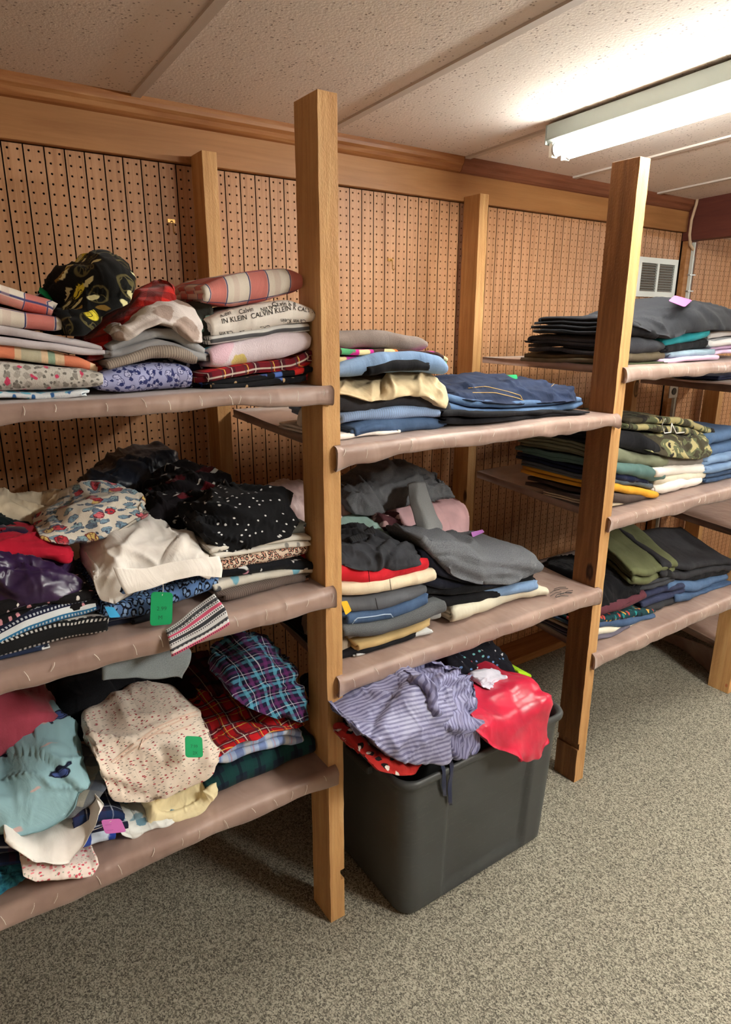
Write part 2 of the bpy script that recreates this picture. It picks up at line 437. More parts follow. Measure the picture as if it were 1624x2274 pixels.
post(1.575, 1.62, -0.112, -0.0225, 2.063, M_POST, 'wooden post against the pegboard behind the jeans shelves', 'posts against the back wall', z0=0.0385)
post(2.66, 2.705, -0.112, -0.0225, 1.43, M_POST, 'short wooden post against the pegboard below the white air vent', 'posts against the back wall', z0=0.0385)
post(3.48, 3.525, PF, -0.755, 1.96, M_POST, 'pine post at the far end of the last shelves, past the cross beam', 'posts along the shelf fronts')
post(3.48, 3.525, -0.112, -0.0225, 1.3, M_POST, 'short wooden post against the pegboard past the cross beam', 'posts against the back wall', z0=0.0385)
post(-0.585, -0.54, PF, -0.755, 2.03, M_POST, 'pale pine post at the far end of the pyjama shelves', 'posts along the shelf fronts')
post(-0.54, -0.495, -0.112, -0.0225, 2.06, M_POST, 'wooden post against the pegboard at the far end of the pyjama shelves', 'posts against the back wall', z0=0.0385)

# ------------------------------------------------------------------ shelves wrapped in taupe satin
def shelf(xf0, xf1, xi0, xi1, xb0, xb1, zt, th, label, seed, yf=-0.868, yb=-0.115, nf=12, wav=0.010, droop=0.012):
    nx = 60
    pr = [(1.0, 1.0)] + [(t, 1.0) for t in np.linspace(0.9, 0.06, 9)]
    V = []; prof = []
    # profile: (depth fraction, height code) -> top, rounded nose, front face, lower edge, underside
    D = yb - yf; rad = min(th * 0.45, 0.0175)
    P = [(yb, zt)] + [(yf + D * t, zt) for t in (0.8, 0.6, 0.4, 0.3, 0.172, 0.165, 0.08, 0.0255)]
    for a in np.linspace(0, math.pi / 2, 6): P.append((yf + rad - rad * math.sin(a), zt - rad + rad * math.cos(a)))
    P += [(yf, zt - th * 0.7), (yf + 0.001, zt - th * 0.9), (yf + 0.006, zt - th), (yf + 0.0165, zt - th * 0.96)]
    P += [(yf + 0.05, zt - th * 0.62), (yf + D * 0.3, zt - th * 0.6), (yf + D * 0.7, zt - th * 0.6), (yb, zt - th * 0.6)]
    for i in range(nx):
        u = i / (nx - 1)
        for (y, z) in P:
            t = (y - yf) / D
            x0, x1 = (xf0, xf1) if y < PF - 0.001 else ((xi0, xi1) if y < -0.74 else (xi0 + (xb0 - xi0) * (y + 0.74) / 0.625, xi1 + (xb1 - xi1) * (y + 0.74) / 0.625))
            V.append((x0 + (x1 - x0) * u, y, z))
    V = np.array(V); U = np.repeat(np.linspace(0, 1, nx), len(P)); nP = len(P)
    wave = vn(np.stack([V[:, 0] * 9, V[:, 0] * 0 + seed * 7.7, V[:, 0] * 0], -1)) + 0.5 * vn(np.stack([V[:, 0] * 23, V[:, 0] * 0 + seed * 3.1, V[:, 0] * 0], -1))
    low = np.clip((zt - V[:, 2]) / th - 0.35, 0, 1) * (V[:, 1] < yf + 0.03)
    end = np.exp(-U * (xf1 - xf0) / 0.03) + np.exp(-(1 - U) * (xf1 - xf0) / 0.03)
    V[:, 2] -= low * (wav * wave + droop * end)
    V[:, 2] += 0.003 * vn(np.stack([V[:, 0] * 5, V[:, 1] * 5, V[:, 0] * 0 + seed], -1)) * (V[:, 2] > zt - 0.3 * th)
    V[:, 1] -= 0.003 * vn(np.stack([V[:, 0] * 14 + V[:, 2] * 20, V[:, 2] * 30, V[:, 0] * 0 + seed], -1)) * (V[:, 1] < yf + 0.02)
    F = gridfaces(nx, nP, True)
    F += [tuple(reversed(range(nP))), tuple(range((nx - 1) * nP, nx * nP))]
    F = [tuple(reversed(f)) for f in F]
    c = np.array([(xf0 + xf1) / 2, yf, zt - th])
    root = empty('shelf', tuple(c), label, 'shelf', 'cloth-covered shelves')
    mk('cloth_cover', V - c, F, M_SATIN, root)
    MB().box(max(xi0, xb0) + 0.02 - c[0], min(xi1, xb1) - 0.02 - c[0], yf + 0.04 - c[1], yb - 0.005 - c[1], zt - th * 0.55 - c[2], zt - 0.012 - c[2]).obj('board', M_SILL, root)
    rr = random.Random(seed)
    for i in range(nf):                       # clear barbs left in the cloth
        x = xf0 + (xf1 - xf0) * (i + rr.uniform(0.15, 0.85)) / nf; dx = rr.uniform(-0.009, 0.009)
        zt_ = zt - rr.uniform(0.002, 0.01); L = rr.uniform(0.012, 0.024)
        m = MB(); q = []
        for t in np.linspace(0, 1, 5):
            z = zt_ - L * t; y = yf - 0.0022
            if z > zt - rad: y = yf + rad - math.sqrt(max(0, rad * rad - (z - zt + rad) ** 2)) - 0.0022
            q.append((x + dx * t + 0.001 * math.sin(t * 4) - c[0], y - c[1] - 0.002, z - c[2]))
        m.tube(q, 0.00055, 4); m.obj('tag_fastener', M_CLEAR, root)
    return root
shelf(-0.56, 0.466, -0.539, 0.4452, -0.49, 0.49, 1.467, 0.034, 'taupe cloth-covered shelf holding red plaid and lemon print pyjamas', 1, nf=18)
shelf(-0.56, 0.466, -0.539, 0.4452, -0.49, 0.49, 1.0, 0.043, 'taupe cloth-covered shelf holding purple satin and black dotted nightwear', 2, nf=18)
shelf(-0.56, 0.466, -0.539, 0.4452, -0.49, 0.49, 0.508, 0.045, 'taupe cloth-covered shelf holding the cream floral robe, lowest of the pyjama shelves', 3, nf=18)
shelf(0.472, 1.49, 0.4917, 1.4722, 0.548, 1.57, 1.332, 0.04, 'taupe cloth-covered shelf holding the folded blue jeans above the red trousers', 4, nf=16, droop=0.016)
shelf(0.472, 1.49, 0.4917, 1.4722, 0.548, 1.57, 0.757, 0.043, 'taupe cloth-covered shelf directly above the grey tote', 5, nf=16, droop=0.014)
shelf(1.495, 2.55, 1.5217, 2.5275, 1.625, 2.655, 1.468, 0.038, 'taupe cloth-covered shelf holding the charcoal trousers with a pink tag', 6, nf=12)
shelf(1.495, 2.55, 1.5217, 2.5275, 1.625, 2.655, 1.0, 0.046, 'taupe cloth-covered shelf holding the camouflage trousers', 7, nf=12)
shelf(1.495, 2.55, 1.5217, 2.5275, 1.625, 2.655, 0.512, 0.05, 'taupe cloth-covered shelf holding the olive trousers, lowest of its bay', 8, nf=12)
shelf(2.56, 3.5, 2.5745, 3.4795, 2.71, 3.4795, 1.345, 0.05, 'taupe cloth-covered shelf seen under the charcoal trousers, past the pine post', 9, nf=6)
shelf(2.56, 3.5, 2.5745, 3.4795, 2.71, 3.4795, 0.735, 0.05, 'taupe cloth-covered shelf seen under the camouflage trousers, past the pine post', 10, nf=6)
low = shelf(2.56, 3.5, 2.5745, 3.4795, 2.71, 3.4795, 0.2, 0.05, 'taupe cloth-covered shelf just off the carpet with its cover hanging to the floor', 11, nf=4)

# ------------------------------------------------------------------ storage tote
def rrect(x0, x1, y0, y1, r, n=6):
    p = []
    for cx, cy, a0 in ((x1 - r, y1 - r, 0), (x0 + r, y1 - r, 90), (x0 + r, y0 + r, 180), (x1 - r, y0 + r, 270)):
        for k in range(n + 1):
            a = math.radians(a0 + 90 * k / n); p.append((cx + r * math.cos(a), cy + r * math.sin(a)))
    return p
TX0, TX1, TY0, TY1, TH = 0.585, 1.218, -0.988, -0.55, 0.468
def tote():
    c = np.array([(TX0 + TX1) / 2, (TY0 + TY1) / 2, 0])
    root = empty('storage_tote', tuple(c), 'dark grey plastic storage tote standing on the carpet, heaped with nightwear', 'tote')
    def ring(ins, z, r, groove=0.0):
        p = rrect(TX0 + ins, TX1 - ins, TY0 + ins, TY1 - ins, r, 6); q = []
        # densify the long sides
        for a, b in zip(p, p[1:] + p[:1]):
            n = max(1, int(math.hypot(b[0] - a[0], b[1] - a[1]) / 0.008))
            for i in range(n): q.append((a[0] + (b[0] - a[0]) * i / n, a[1] + (b[1] - a[1]) * i / n))
        return q
    base = ring(0.028, 0, 0.05); N = len(base)
    def ringN(ins, z, r):
        q = ring(ins, z, r); q = np.array(q + q[:1]); s = np.r_[0, np.cumsum(np.hypot(*np.diff(q, axis=0).T))]
        t = np.linspace(0, s[-1], N + 1)[:-1]
        return np.stack([np.interp(t, s, q[:, 0]), np.interp(t, s, q[:, 1]), np.full(N, z)], -1)
    def side(V, z):
        # vertical steps moulded into the long and short sides
        fx = (V[:, 0] - TX0) / (TX1 - TX0); d = 0.014 * np.clip(z / 0.03, 0, 1)
        mid = 1 / (1 + np.exp(-(fx - 0.27) / 0.003)) * 1 / (1 + np.exp((fx - 0.78) / 0.003))
        fr = np.abs(V[:, 1] - (TY0 + TY1) / 2) > (TY1 - TY0) / 2 - 0.075
        V = V.copy(); V[:, 1] += np.where(fr, np.sign((TY0 + TY1) / 2 - V[:, 1]), 0) * mid * d
        return V
    R = []
    for ins, z, r in ((0.05, 0.0, 0.03), (0.034, 0.003, 0.045), (0.028, 0.012, 0.05)): R.append(ringN(ins, z, r))
    for t in np.linspace(0.04, 1, 14): 
        z = 0.012 + (TH - 0.032 - 0.012) * t; R.append(side(ringN(0.028 - 0.016 * t, z, 0.05), z))
    for ins, z in ((0.005, TH - 0.024), (0.0, TH - 0.02), (-0.001, TH - 0.010), (0.002, TH - 0.002), (0.006, TH), (0.011, TH - 0.002), (0.015, TH - 0.01)): R.append(ringN(ins, z, 0.05))
    for t in np.linspace(0, 1, 8): R.append(ringN(0.02 + 0.03 * t, TH - 0.03 - (TH - 0.05) * t, 0.05))
    V = np.concatenate(R); nr = len(R)
    F = gridfaces(nr, N, True); F = [tuple(reversed(f)) for f in F]
    F += [tuple(range(N))[::-1], tuple(range((nr - 1) * N, nr * N))]
    mk('bin_body', V - c, F, M_TOTE, root)
    for xx in (TX0 - 0.004, TX1 - 0.018):
        MB().box(xx - c[0], xx + 0.022 - c[0], -0.06, 0.06, TH - 0.06, TH - 0.034).obj('handle', M_TOTE, root, bevel=0.006)
    return root
tote()

# ------------------------------------------------------------------ vent, conduit, outlet, hooks
def vent():
    x0, x1, z0, z1 = 2.742, 3.076, 1.728, 1.913; c = ((x0 + x1) / 2, -0.001, (z0 + z1) / 2)
    root = empty('air_vent', c, 'white metal return air vent with grey louvres on the pegboard wall', 'vent')
    w, h = (x1 - x0) / 2, (z1 - z0) / 2; b = 0.026
    m = MB().box(-w, w, -0.012, 0, h - b, h).box(-w, w, -0.012, 0, -h, -h + b).box(-w, -w + b, -0.012, 0, -h + b, h - b).box(w - b, w, -0.012, 0, -h + b, h - b).box(-0.008, 0.008, -0.012, 0, -h + b, h - b)
    m.obj('frame', M_WHITE, root)
    n = 11
    for s_ in (-1, 1):
        for i in range(n):
            z = -h + b + (2 * h - 2 * b) * (i + 0.5) / n; xa, xb = (0.009, w - b - 0.001) if s_ > 0 else (-w + b + 0.001, -0.009)
            MB().add([(xa, -0.010, z - 0.005), (xb, -0.010, z - 0.005), (xb, -0.001, z + 0.005), (xa, -0.001, z + 0.005),
                      (xa, -0.010, z - 0.0038), (xb, -0.010, z - 0.0038), (xb, -0.001, z + 0.0062), (xa, -0.001, z + 0.0062)],
                     [(0, 3, 2, 1), (4, 5, 6, 7), (0, 1, 5, 4), (1, 2, 6, 5), (2, 3, 7, 6), (3, 0, 4, 7)]).obj('louvre', M_GREY, root)
vent()
m = MB().tube([(3.165, -0.035, z) for z in (1.1, 1.4, 1.93)], 0.010, 12)
cdt = m.obj('conduit', M_STEEL, smooth=True, label='thin steel conduit pipe running down the wall beside the vent', cat='pipe')
for z in (1.84, 1.76): MB().box(3.14, 3.19, -0.047, -0.0205, z, z + 0.006).obj('pipe_strap', M_STEEL, cdt)
MB().tube([(3.095, -0.06, 2.2), (3.09, -0.06, 2.17), (3.08, -0.052, 2.1), (3.083, -0.05, 2.03), (3.11, -0.045, 1.985), (3.155, -0.038, 1.965), (3.165, -0.035, 1.93)], 0.007, 8).obj(
    'cable', M_CABLE, smooth=True, label='tan cable dropping from the ceiling corner into the conduit', cat='cable')
r_ = empty('power_outlet', (3.115, -0.046, 1.27), 'grey double power outlet low on the wall below the vent', 'outlet')
MB().box(-0.03, 0.05, -0.004, 0, -0.06, 0.075).obj('cover_plate', M_STEEL, r_, bevel=0.002)
for z in (-0.025, 0.035): MB().tube([(0.012, -0.004, z), (0.012, -0.007, z)], 0.019, 16).obj('socket', M_BLACK, r_)
def hook(px, py, label):
    p = at(px, py, 0)
    m = MB().tube([(0, 0.004, 0), (0, -0.012, 0), (0, -0.016, -0.004), (0, -0.017, -0.03), (0, -0.022, -0.036), (0, -0.03, -0.032)], 0.0016, 6)
    m.box(-0.011, 0.011, -0.004, -0.0003, -0.004, 0.006)
    o = m.obj('peg_hook', simple('brass', (170, 130, 70), 0.35, 0.5, 0.8), label=label, cat='hook', group='hooks on the pegboard'); o.location = tuple(p)
hook(380, 492, 'small brass peg hook on the pegboard left of the wooden wall post')
hook(866, 578, 'small brass peg hook on the pegboard above the taupe trousers')
# ------------------------------------------------------------------ fabrics (patterns are laid out in metres on the cloth)
def warp(t, uv, scale, amt):
    n = t.noise(uv, scale, 2, out=1)
    s = t.new('ShaderNodeVectorMath', operation='SUBTRACT'); t.put(s.inputs[0], n); s.inputs[1].default_value = (0.5, 0.5, 0.5)
    m = t.new('ShaderNodeVectorMath', operation='SCALE'); t.put(m.inputs[0], s.outputs[0]); m.inputs['Scale'].default_value = amt
    a = t.new('ShaderNodeVectorMath', operation='ADD'); t.put(a.inputs[0], uv); t.put(a.inputs[1], m.outputs[0])
    return a.outputs[0]
def band(t, c, period, off, width, soft=0.0006):
    """1 inside a stripe of that width (m), repeated each period (m)"""
    f = t.math('FRACT', t.math('ADD', t.math('DIVIDE', c, period), off))
    return t.step(t.math('ABSOLUTE', t.math('SUBTRACT', f, 0.5)), width / 2 / period, soft / period)
def solid(c, v=0.12):
    def p(t, uv):
        n = t.noise(uv, 12, 3)
        return t.ramp(n, [(0.3, tuple(int(x * (1 - v)) for x in c)), (0.7, tuple(min(255, int(x * (1 + v))) for x in c))])
    return p
def heather(c1, c2, sc=500):
    def p(t, uv): return t.ramp(t.noise(uv, sc, 3, 0.7), [(0.35, c1), (0.65, c2)])
    return p
def denim(c, fade):
    def p(t, uv):
        n = t.noise(uv, 9, 4, 0.6); f = t.noise(t.mapn(uv, (1, 1, 1), (0, 0, 0.8)), 700, 2, 0.7)
        return t.mix(t.math('MULTIPLY', f, 0.35), t.ramp(n, [(0.3, c), (0.75, fade)]), tuple(min(255, int(x * 1.5 + 20)) for x in c))
    return p
def plaid(base, stripes, rot=0.0):
    def p(t, uv):
        s = t.sep(t.mapn(uv, rot=(0, 0, rot))); col = base
        for ax, per, off, w, c, op in stripes:
            col = t.mix(t.math('MULTIPLY', band(t, s[ax], per, off, w), op), col, c)
        if isinstance(col, tuple): return col
        return t.mix(t.math('MULTIPLY', t.noise(uv, 600, 2), 0.25), col, tuple(int(x * 0.7) for x in base))
    return p
def stripes(a, b, per, w, ax=0, rot=0.0, third=None):
    def p(t, uv):
        s = t.sep(t.mapn(warp(t, uv, 8, 0.004), rot=(0, 0, rot)))
        col = t.mix(band(t, s[ax], per, 0, w, per * 0.04), a, b)
        if third: col = t.mix(band(t, s[ax], per * 5, 0.3, w * 1.2), col, third)
        return col
    return p
def layers(base, ls, pre=None):
    """scattered motifs: (scale per m, radius 0..1, colour(s), density, roughness of outline, randomness)"""
    def p(t, uv):
        col = pre(t, uv) if pre else base
        for i, L in enumerate(ls):
            sc, r, c, dens, wob = L[:5]; rnd = L[5] if len(L) > 5 else 1.0; st = L[6] if len(L) > 6 else (1, 1, 1); ol = L[7] if len(L) > 7 else None
            u2 = t.mapn(warp(t, uv, sc * 2.2, wob / sc), st, rot=(0, 0, 0.7 * i), loc=(i * 0.37, i * 0.21, 0))
            v = t.new('ShaderNodeTexVoronoi', voronoi_dimensions='2D'); t.put(v.inputs['Vector'], u2)
            v.inputs['Scale'].default_value = sc; v.inputs['Randomness'].default_value = rnd
            m = t.step(v.outputs['Distance'], r, 0.035)
            rs = t.sep(v.outputs['Color'])
            m = t.math('MULTIPLY', m, t.step(rs[0], dens, 0.001))
            cc = c if isinstance(c, tuple) else t.ramp(rs[1], [(k / len(c), x) for k, x in enumerate(c)], True)
            col = t.mix(m, col, cc)
            if ol:
                rg = t.math('MULTIPLY', t.step(t.math('ABSOLUTE', t.math('SUBTRACT', v.outputs['Distance'], r)), 0.03, 0.02), t.step(rs[0], dens, 0.001))
                pet = t.math('MULTIPLY', t.step(t.math('ABSOLUTE', t.math('SUBTRACT', t.noise(u2, sc * 3, 1), 0.5)), 0.03, 0.02), m)
                col = t.mix(t.math('MAXIMUM', rg, pet), col, ol)
        return col
    return p
def leopard(base, spot, dark, sc):
    def p(t, uv):
        u = warp(t, uv, sc * 1.5, 0.55 / sc); d = t.vor(u, sc)
        br = t.step(t.noise(uv, sc * 1.6, 2), 0.6, 0.05)
        ring = t.math('MULTIPLY', t.step(t.math('ABSOLUTE', t.math('SUBTRACT', d, 0.36)), 0.12, 0.04), br)
        return t.mix(ring, t.mix(t.step(d, 0.3, 0.05), base, spot), dark)
    return p
def camo(cs, sc=14):
    def p(t, uv):
        n = t.noise(uv, sc, 2, 0.5, 1.2); n2 = t.noise(t.mapn(uv, loc=(3, 1, 0)), sc * 1.1, 2, 0.5, 1.2)
        col = t.ramp(n, [(0, cs[0]), (0.47, cs[1]), (0.56, cs[2])], True)
        return t.mix(t.step(n2, 0.4, 0.004), col, cs[3])
    return p
def bands(cols, per, motif=None):
    """knitted fair-isle rows across the cloth"""
    def p(t, uv):
        s = t.sep(uv); f = t.math('FRACT', t.math('DIVIDE', s[1], per)); n = len(cols)
        col = t.ramp(f, [(k / n, c) for k, c in enumerate(cols)], True)
        if motif:
            per2, w2, c = motif
            m = t.math('MULTIPLY', band(t, s[0], per2, 0, per2 * 0.5), band(t, s[1], per / n * 2, 0.25, per / n * 0.5))
            m2 = t.math('MULTIPLY', band(t, s[0], per2 * 2, 0.5, per2 * 0.7), band(t, s[1], per, 0.1, per / n * 0.8))
            col = t.mix(t.math('MAXIMUM', m, m2), col, c)
        return col
    return p
def ribs(c, per=0.005, dark=0.7):
    def p(t, uv):
        s = t.sep(uv); b = band(t, s[0], per, 0, per * 0.35, per * 0.25)
        t.bump(b, -0.6, 0.002)
        return t.mix(b, c, tuple(int(x * dark) for x in c))
    return p
NF = [0]
def fab(pattern, kind='cotton'):
    NF[0] += 1
    rough, spec, sheen, wr, fine = {'cotton': (0.9, 0.15, 0.04, 0.55, 0.25), 'satin': (0.33, 0.5, 0.1, 0.2, 0.0), 'silk': (0.42, 0.4, 0.1, 0.6, 0.02), 'fleece': (1.0, 0.05, 0.2, 0.3, 0.7),
                              'denim': (0.85, 0.2, 0.02, 0.6, 0.4), 'knit': (0.95, 0.1, 0.08, 0.4, 0.5), 'wool': (0.9, 0.1, 0.05, 0.4, 0.35)}[kind]
    t = NT('%s_fabric_%d' % (kind, NF[0]), rough, spec); uv = t.uv()
    t.b.inputs['Sheen Weight'].default_value = sheen; t.b.inputs['Sheen Roughness'].default_value = 0.5
    t.bump(t.noise(t.mapn(uv, (1, 0.45, 1), (0, 0, 0.5 + NF[0])), 26, 3, 0.5, 0.8), wr, 0.006)
    if fine: t.bump(t.noise(uv, 620 if kind != 'fleece' else 330, 2, 0.7), fine, 0.0015)
    return t.done(pattern(t, uv))

# ------------------------------------------------------------------ cloth builders
def smooth1(a, n):
    for _ in range(n):
        b = a.copy(); b[1:-1] = 0.25 * a[:-2] + 0.5 * a[1:-1] + 0.25 * a[2:]; a = b
    return a
LIM = {'x': (-9, 9), 'z': -9}                 # the bay being filled: between its posts, above its shelf
def station_cols(st, yt, yb, n, hang=False):
    T = np.array([at(x, a, yt) for x, a, b in st]); B = np.array([at(x, b, yb) for x, a, b in st])
    X = 0.5 * (T[:, 0] + B[:, 0]) if yt == yb else B[:, 0]
    s = np.linspace(0, 1, len(st)); u = np.linspace(0, 1, 4 * n)
    sm = max(1, n // (2 * len(st))) * 8
    A = [smooth1(np.interp(u, s, a), sm) for a in (X, T[:, 2], B[:, 2])]
    ok = (A[0] >= LIM['x'][0]) & (A[0] <= LIM['x'][1]); ok = ok if ok.sum() > 3 else np.ones_like(ok); A = [a[ok] for a in A]
    u = np.linspace(0, 1, len(A[0])); v = np.linspace(0, 1, n); X, zt, zb = [np.interp(v, u, a) for a in A]
    if not hang:
        zb = np.maximum(zb, LIM['z'] + 0.002); zt = np.maximum(zt, zb + 0.008)
    return X, zt, zb
def finish(name, V, F, uv, mat, label, cat, group, th=None):
    c = np.array([(V[:, 0].min() + V[:, 0].max()) / 2, (V[:, 1].min() + V[:, 1].max()) / 2, V[:, 2].min()])
    o = mk(name, V - c, F, mat, uv=uv, label=label, cat=cat, group=group); o.location = tuple(c)
    if th:
        m = o.modifiers.new('thickness', 'SOLIDIFY'); m.thickness = th; m.offset = 0
    return o
SEED = [0]
def fold(name, label, cat, mat, yf, st, depth=0.28, k=2, roll=False, amp=0.006, group=None, nx=40, jit=0.011, endj=0.016, rise=0.0, hang=False, shear=0.0):
    SEED[0] += 1; sd = SEED[0] * 3.7; rr = random.Random(SEED[0])
    X, zt, zb = station_cols(st, yf, yf, nx, hang)
    h = np.maximum(zt - zb, 0.006); nl = 4 if roll else 2 * k
    ts = [0.125, 0.875, 0.625, 0.375] if roll else [(j + 0.5) / (2 * k) for j in range(2 * k)]
    hm = float(np.mean(h)); s = hm / nl
    path = []                                 # (y, t)
    offs = [rr.uniform(0, jit) for _ in range(nl)]; dep = [depth * rr.uniform(0.9, 1.0) for _ in range(nl)]
    for j in range(nl):
        r = (abs(ts[(j + 1) if j % 2 == 0 else (j - 1)] - ts[j]) * hm / 2) if (j % 2 or j + 1 < nl) else s / 2
        yc = yf + (hm / 2 if roll else s) + offs[j // 2 * 2]
        yb_ = yf + dep[j // 2 * 2 + 1 if j // 2 * 2 + 1 < nl else j]
        ys_ = np.linspace(yb_, yc, 8) if j % 2 == 0 else np.linspace(yc, yb_, 8)
        for y in ys_: path.append((y, ts[j], j))
        if j < nl - 1:
            t0, t1 = ts[j], ts[j + 1]; tc = (t0 + t1) / 2; ra = (t1 - t0) / 2
            ry = min(abs(ra) * hm, 0.035)
            for a in np.linspace(0, math.pi, 9 if abs(ra) > 0.3 else 6)[1:-1]:
                y = (yc - ry * math.sin(a)) if j % 2 == 0 else (yb_ + ry * math.sin(a))
                path.append((y, tc - ra * math.cos(a), j + 0.5))
    path = np.array(path); m = len(path); u = np.linspace(0, 1, nx)
    V = np.empty((nx, m, 3)); e = np.minimum(u, 1 - u) * abs(X[-1] - X[0])
    endr = 1 - 0.25 * np.exp(-e / 0.012)
    jl = np.array([endj * vn(np.array([q * 1.7, sd, 0.5])) for q in path[:, 2]])
    V[:, :, 0] = X[:, None] + (2 * u[:, None] - 1) * jl[None, :]
    V[:, :, 1] = path[None, :, 0] + 0.012 * vn(np.stack([X * 6, X * 0 + sd, X * 0], -1))[:, None] + 0.005 * vn(np.stack([np.repeat(X[:, None], m, 1) * 22, np.repeat(path[None, :, 2], nx, 0) * 0.8, np.zeros((nx, m)) + sd], -1))
    V[:, :, 0] += shear * (V[:, :, 1] - yf)
    tt = 0.5 + (path[None, :, 1] - 0.5) * endr[:, None]
    V[:, :, 2] = zb[:, None] + tt * h[:, None] + rise * (V[:, :, 1] - yf)
    Q = V.reshape(-1, 3)
    Q = Q + amp * vn3(Q * 9, sd) * [1, 1, 0.6] + amp * 0.45 * vn3(Q * 28, sd + 5) * [1, 1, 0.6]
    seg = np.r_[0, np.cumsum(np.hypot(np.diff(path[:, 0]), np.diff(path[:, 1]) * hm))]
    uv = np.stack([np.repeat(X, m), np.tile(seg, nx)], -1) + [rr.uniform(0, 3), rr.uniform(0, 3)]
    F = gridfaces(nx, m)
    return finish(name, Q, F, uv, mat, label, cat, group, min(0.78 * s, 0.016))
def ridges(a, b, f, sd, an=0.3):
    q = np.stack([a * f, b * f * an, np.full_like(a, sd)], -1); q = q + 0.9 * vn3(q * 0.6, sd) + 0.25 * vn3(q * 1.7, sd + 2)
    n = vn(q); return np.clip(1 - np.abs(n) * 2.2, 0, 1) ** 1.3, n
def heap(name, label, cat, mat, yf, st, depth=0.26, amp=0.014, freq=15, ang=0.5, group=None, cf=0.42, nx=104, nr=92, sq=0.62, hang=False, terr=1.0, fine=1.0):
    SEED[0] += 1; sd = SEED[0] * 2.3
    X, _, zb = station_cols(st, yf, yf, nx, hang)
    T = np.array([at(x, a_, yf + cf * depth * (0.55 if i_ in (0, len(st) - 1) else 1)) for i_, (x, a_, b_) in enumerate(st)])
    zt = smooth1(np.interp(X, T[:, 0], T[:, 2]), 6)
    ins = min(0.8 * amp + 0.004, 0.12 * (X[-1] - X[0])); xm = 0.5 * (X[0] + X[-1])
    X = xm + (X - xm) * (1 - 2 * ins / (X[-1] - X[0])); yf = yf + 0.6 * amp; zt = zt - 0.55 * amp
    h = np.maximum(zt - zb, 0.012); u = np.linspace(0, 1, nx); O = np.zeros(nx)
    prof = np.clip(np.sin(np.pi * (0.03 + 0.94 * u)), 0, 1) ** 0.33 * (1 + 0.10 * vn(np.stack([X * 15, O + sd, O], -1)))
    h = h * np.clip(np.sin(np.pi * (0.02 + 0.96 * u)) * 5, 0, 1) ** 0.5
    a = np.linspace(0, 2 * np.pi, nr, endpoint=False); a = a - 0.35 * np.sin(a) * 0 ; ca, sa = np.cos(a), np.sin(a)
    yy = np.sign(ca) * np.abs(ca) ** sq; zz = np.where(sa > 0, np.abs(sa) ** 0.75, -0.05 * np.abs(sa))
    V = np.empty((nx, nr, 3)); V[:, :, 0] = X[:, None]
    hd = depth / 2 * prof; V[:, :, 1] = yf + (0.25 * depth / 2) * (1 - prof[:, None]) + hd[:, None] * (1 - yy[None, :])
    V[:, :, 2] = zb[:, None] + h[:, None] * zz[None, :]
    du = np.gradient(V, axis=0); dv = np.roll(V, -1, 1) - np.roll(V, 1, 1)
    N = np.cross(dv, du); N /= np.linalg.norm(N, axis=-1, keepdims=True) + 1e-9
    cen = V.mean(1, keepdims=True); N *= np.sign((N * (V - cen)).sum(-1, keepdims=True) + 1e-9)
    s = V[:, :, 1] + V[:, :, 2]; x = V[:, :, 0]; Z0 = np.zeros_like(x)
    ul = x + 0.3 * V[:, :, 2]; vl = s
    wv = 0.035 * vn3(np.stack([x * 7, s * 7, Z0 + sd], -1), sd); x2 = x + wv[..., 0]; s2 = s + wv[..., 1]
    A = x2 * math.cos(ang) + s2 * math.sin(ang); Bq = -x2 * math.sin(ang) + s2 * math.cos(ang)
    r1, n1_ = ridges(A, Bq, freq, sd); a2 = A * 0.6 + Bq * 0.8; b2 = Bq * 0.6 - A * 0.8
    r2, n2_ = ridges(a2, b2, freq * 1.7, sd + 9, 0.4)
    tn = vn(np.stack([A * freq * 0.45, Bq * freq * 0.3, Z0 + sd + 4], -1)) * 2.2 + 3
    fr = tn - np.floor(tn); tr = np.floor(tn) + np.clip(fr / 0.16, 0, 1) - 3 - 0.6 * fr
    d = 0.95 * r1 + 0.25 * n1_ + fine * 0.5 * r2 + 0.75 * vn(np.stack([A * 5, Bq * 5, Z0 + sd], -1)) + 0.55 * terr * tr - 0.55
    r3, n3_ = ridges(b2 + 0.3, a2, freq * 3.6, sd + 17, 0.5); d = d + fine * 0.16 * r3
    tz = np.clip((V[:, :, 2] - zb[:, None]) / h[:, None], 0, 1)
    V = V + N * (amp * d * (0.4 + 0.6 * np.clip(tz * 3, 0, 1)))[..., None]
    out = (V - cen) * [1, 1, 0]; out /= np.linalg.norm(out, axis=-1, keepdims=True) + 1e-6
    fl = np.clip(1 - tz * 4.5, 0, 1) * (0.5 + 1.2 * vn(np.stack([x * 26, s * 26, Z0 + sd], -1)))
    V = V + out * [0.3, 1, 0] * (0.010 * fl)[..., None]
    V[:, :, 0] += 0.008 * vn(np.stack([A * 14, Bq * 14, Z0 + sd + 3], -1))
    if not hang: V[:, :, 2] = np.maximum(V[:, :, 2], np.minimum(zb, zb)[:, None] - 0.004)
    Q = V.reshape(-1, 3); uv = np.stack([ul, vl], -1).reshape(-1, 2) + [sd % 3, sd % 2]
    F = gridfaces(nx, nr, True)
    Q = np.concatenate([Q, V[0].mean(0)[None], V[-1].mean(0)[None]]); uv = np.concatenate([uv, uv[:1], uv[-1:]])
    b0 = nx * nr
    F += [(b0, j, (j + 1) % nr) for j in range(nr)] + [(b0 + 1, (nx - 1) * nr + (j + 1) % nr, (nx - 1) * nr + j) for j in range(nr)]
    return finish(name, Q, F, uv, mat, label, cat, group)
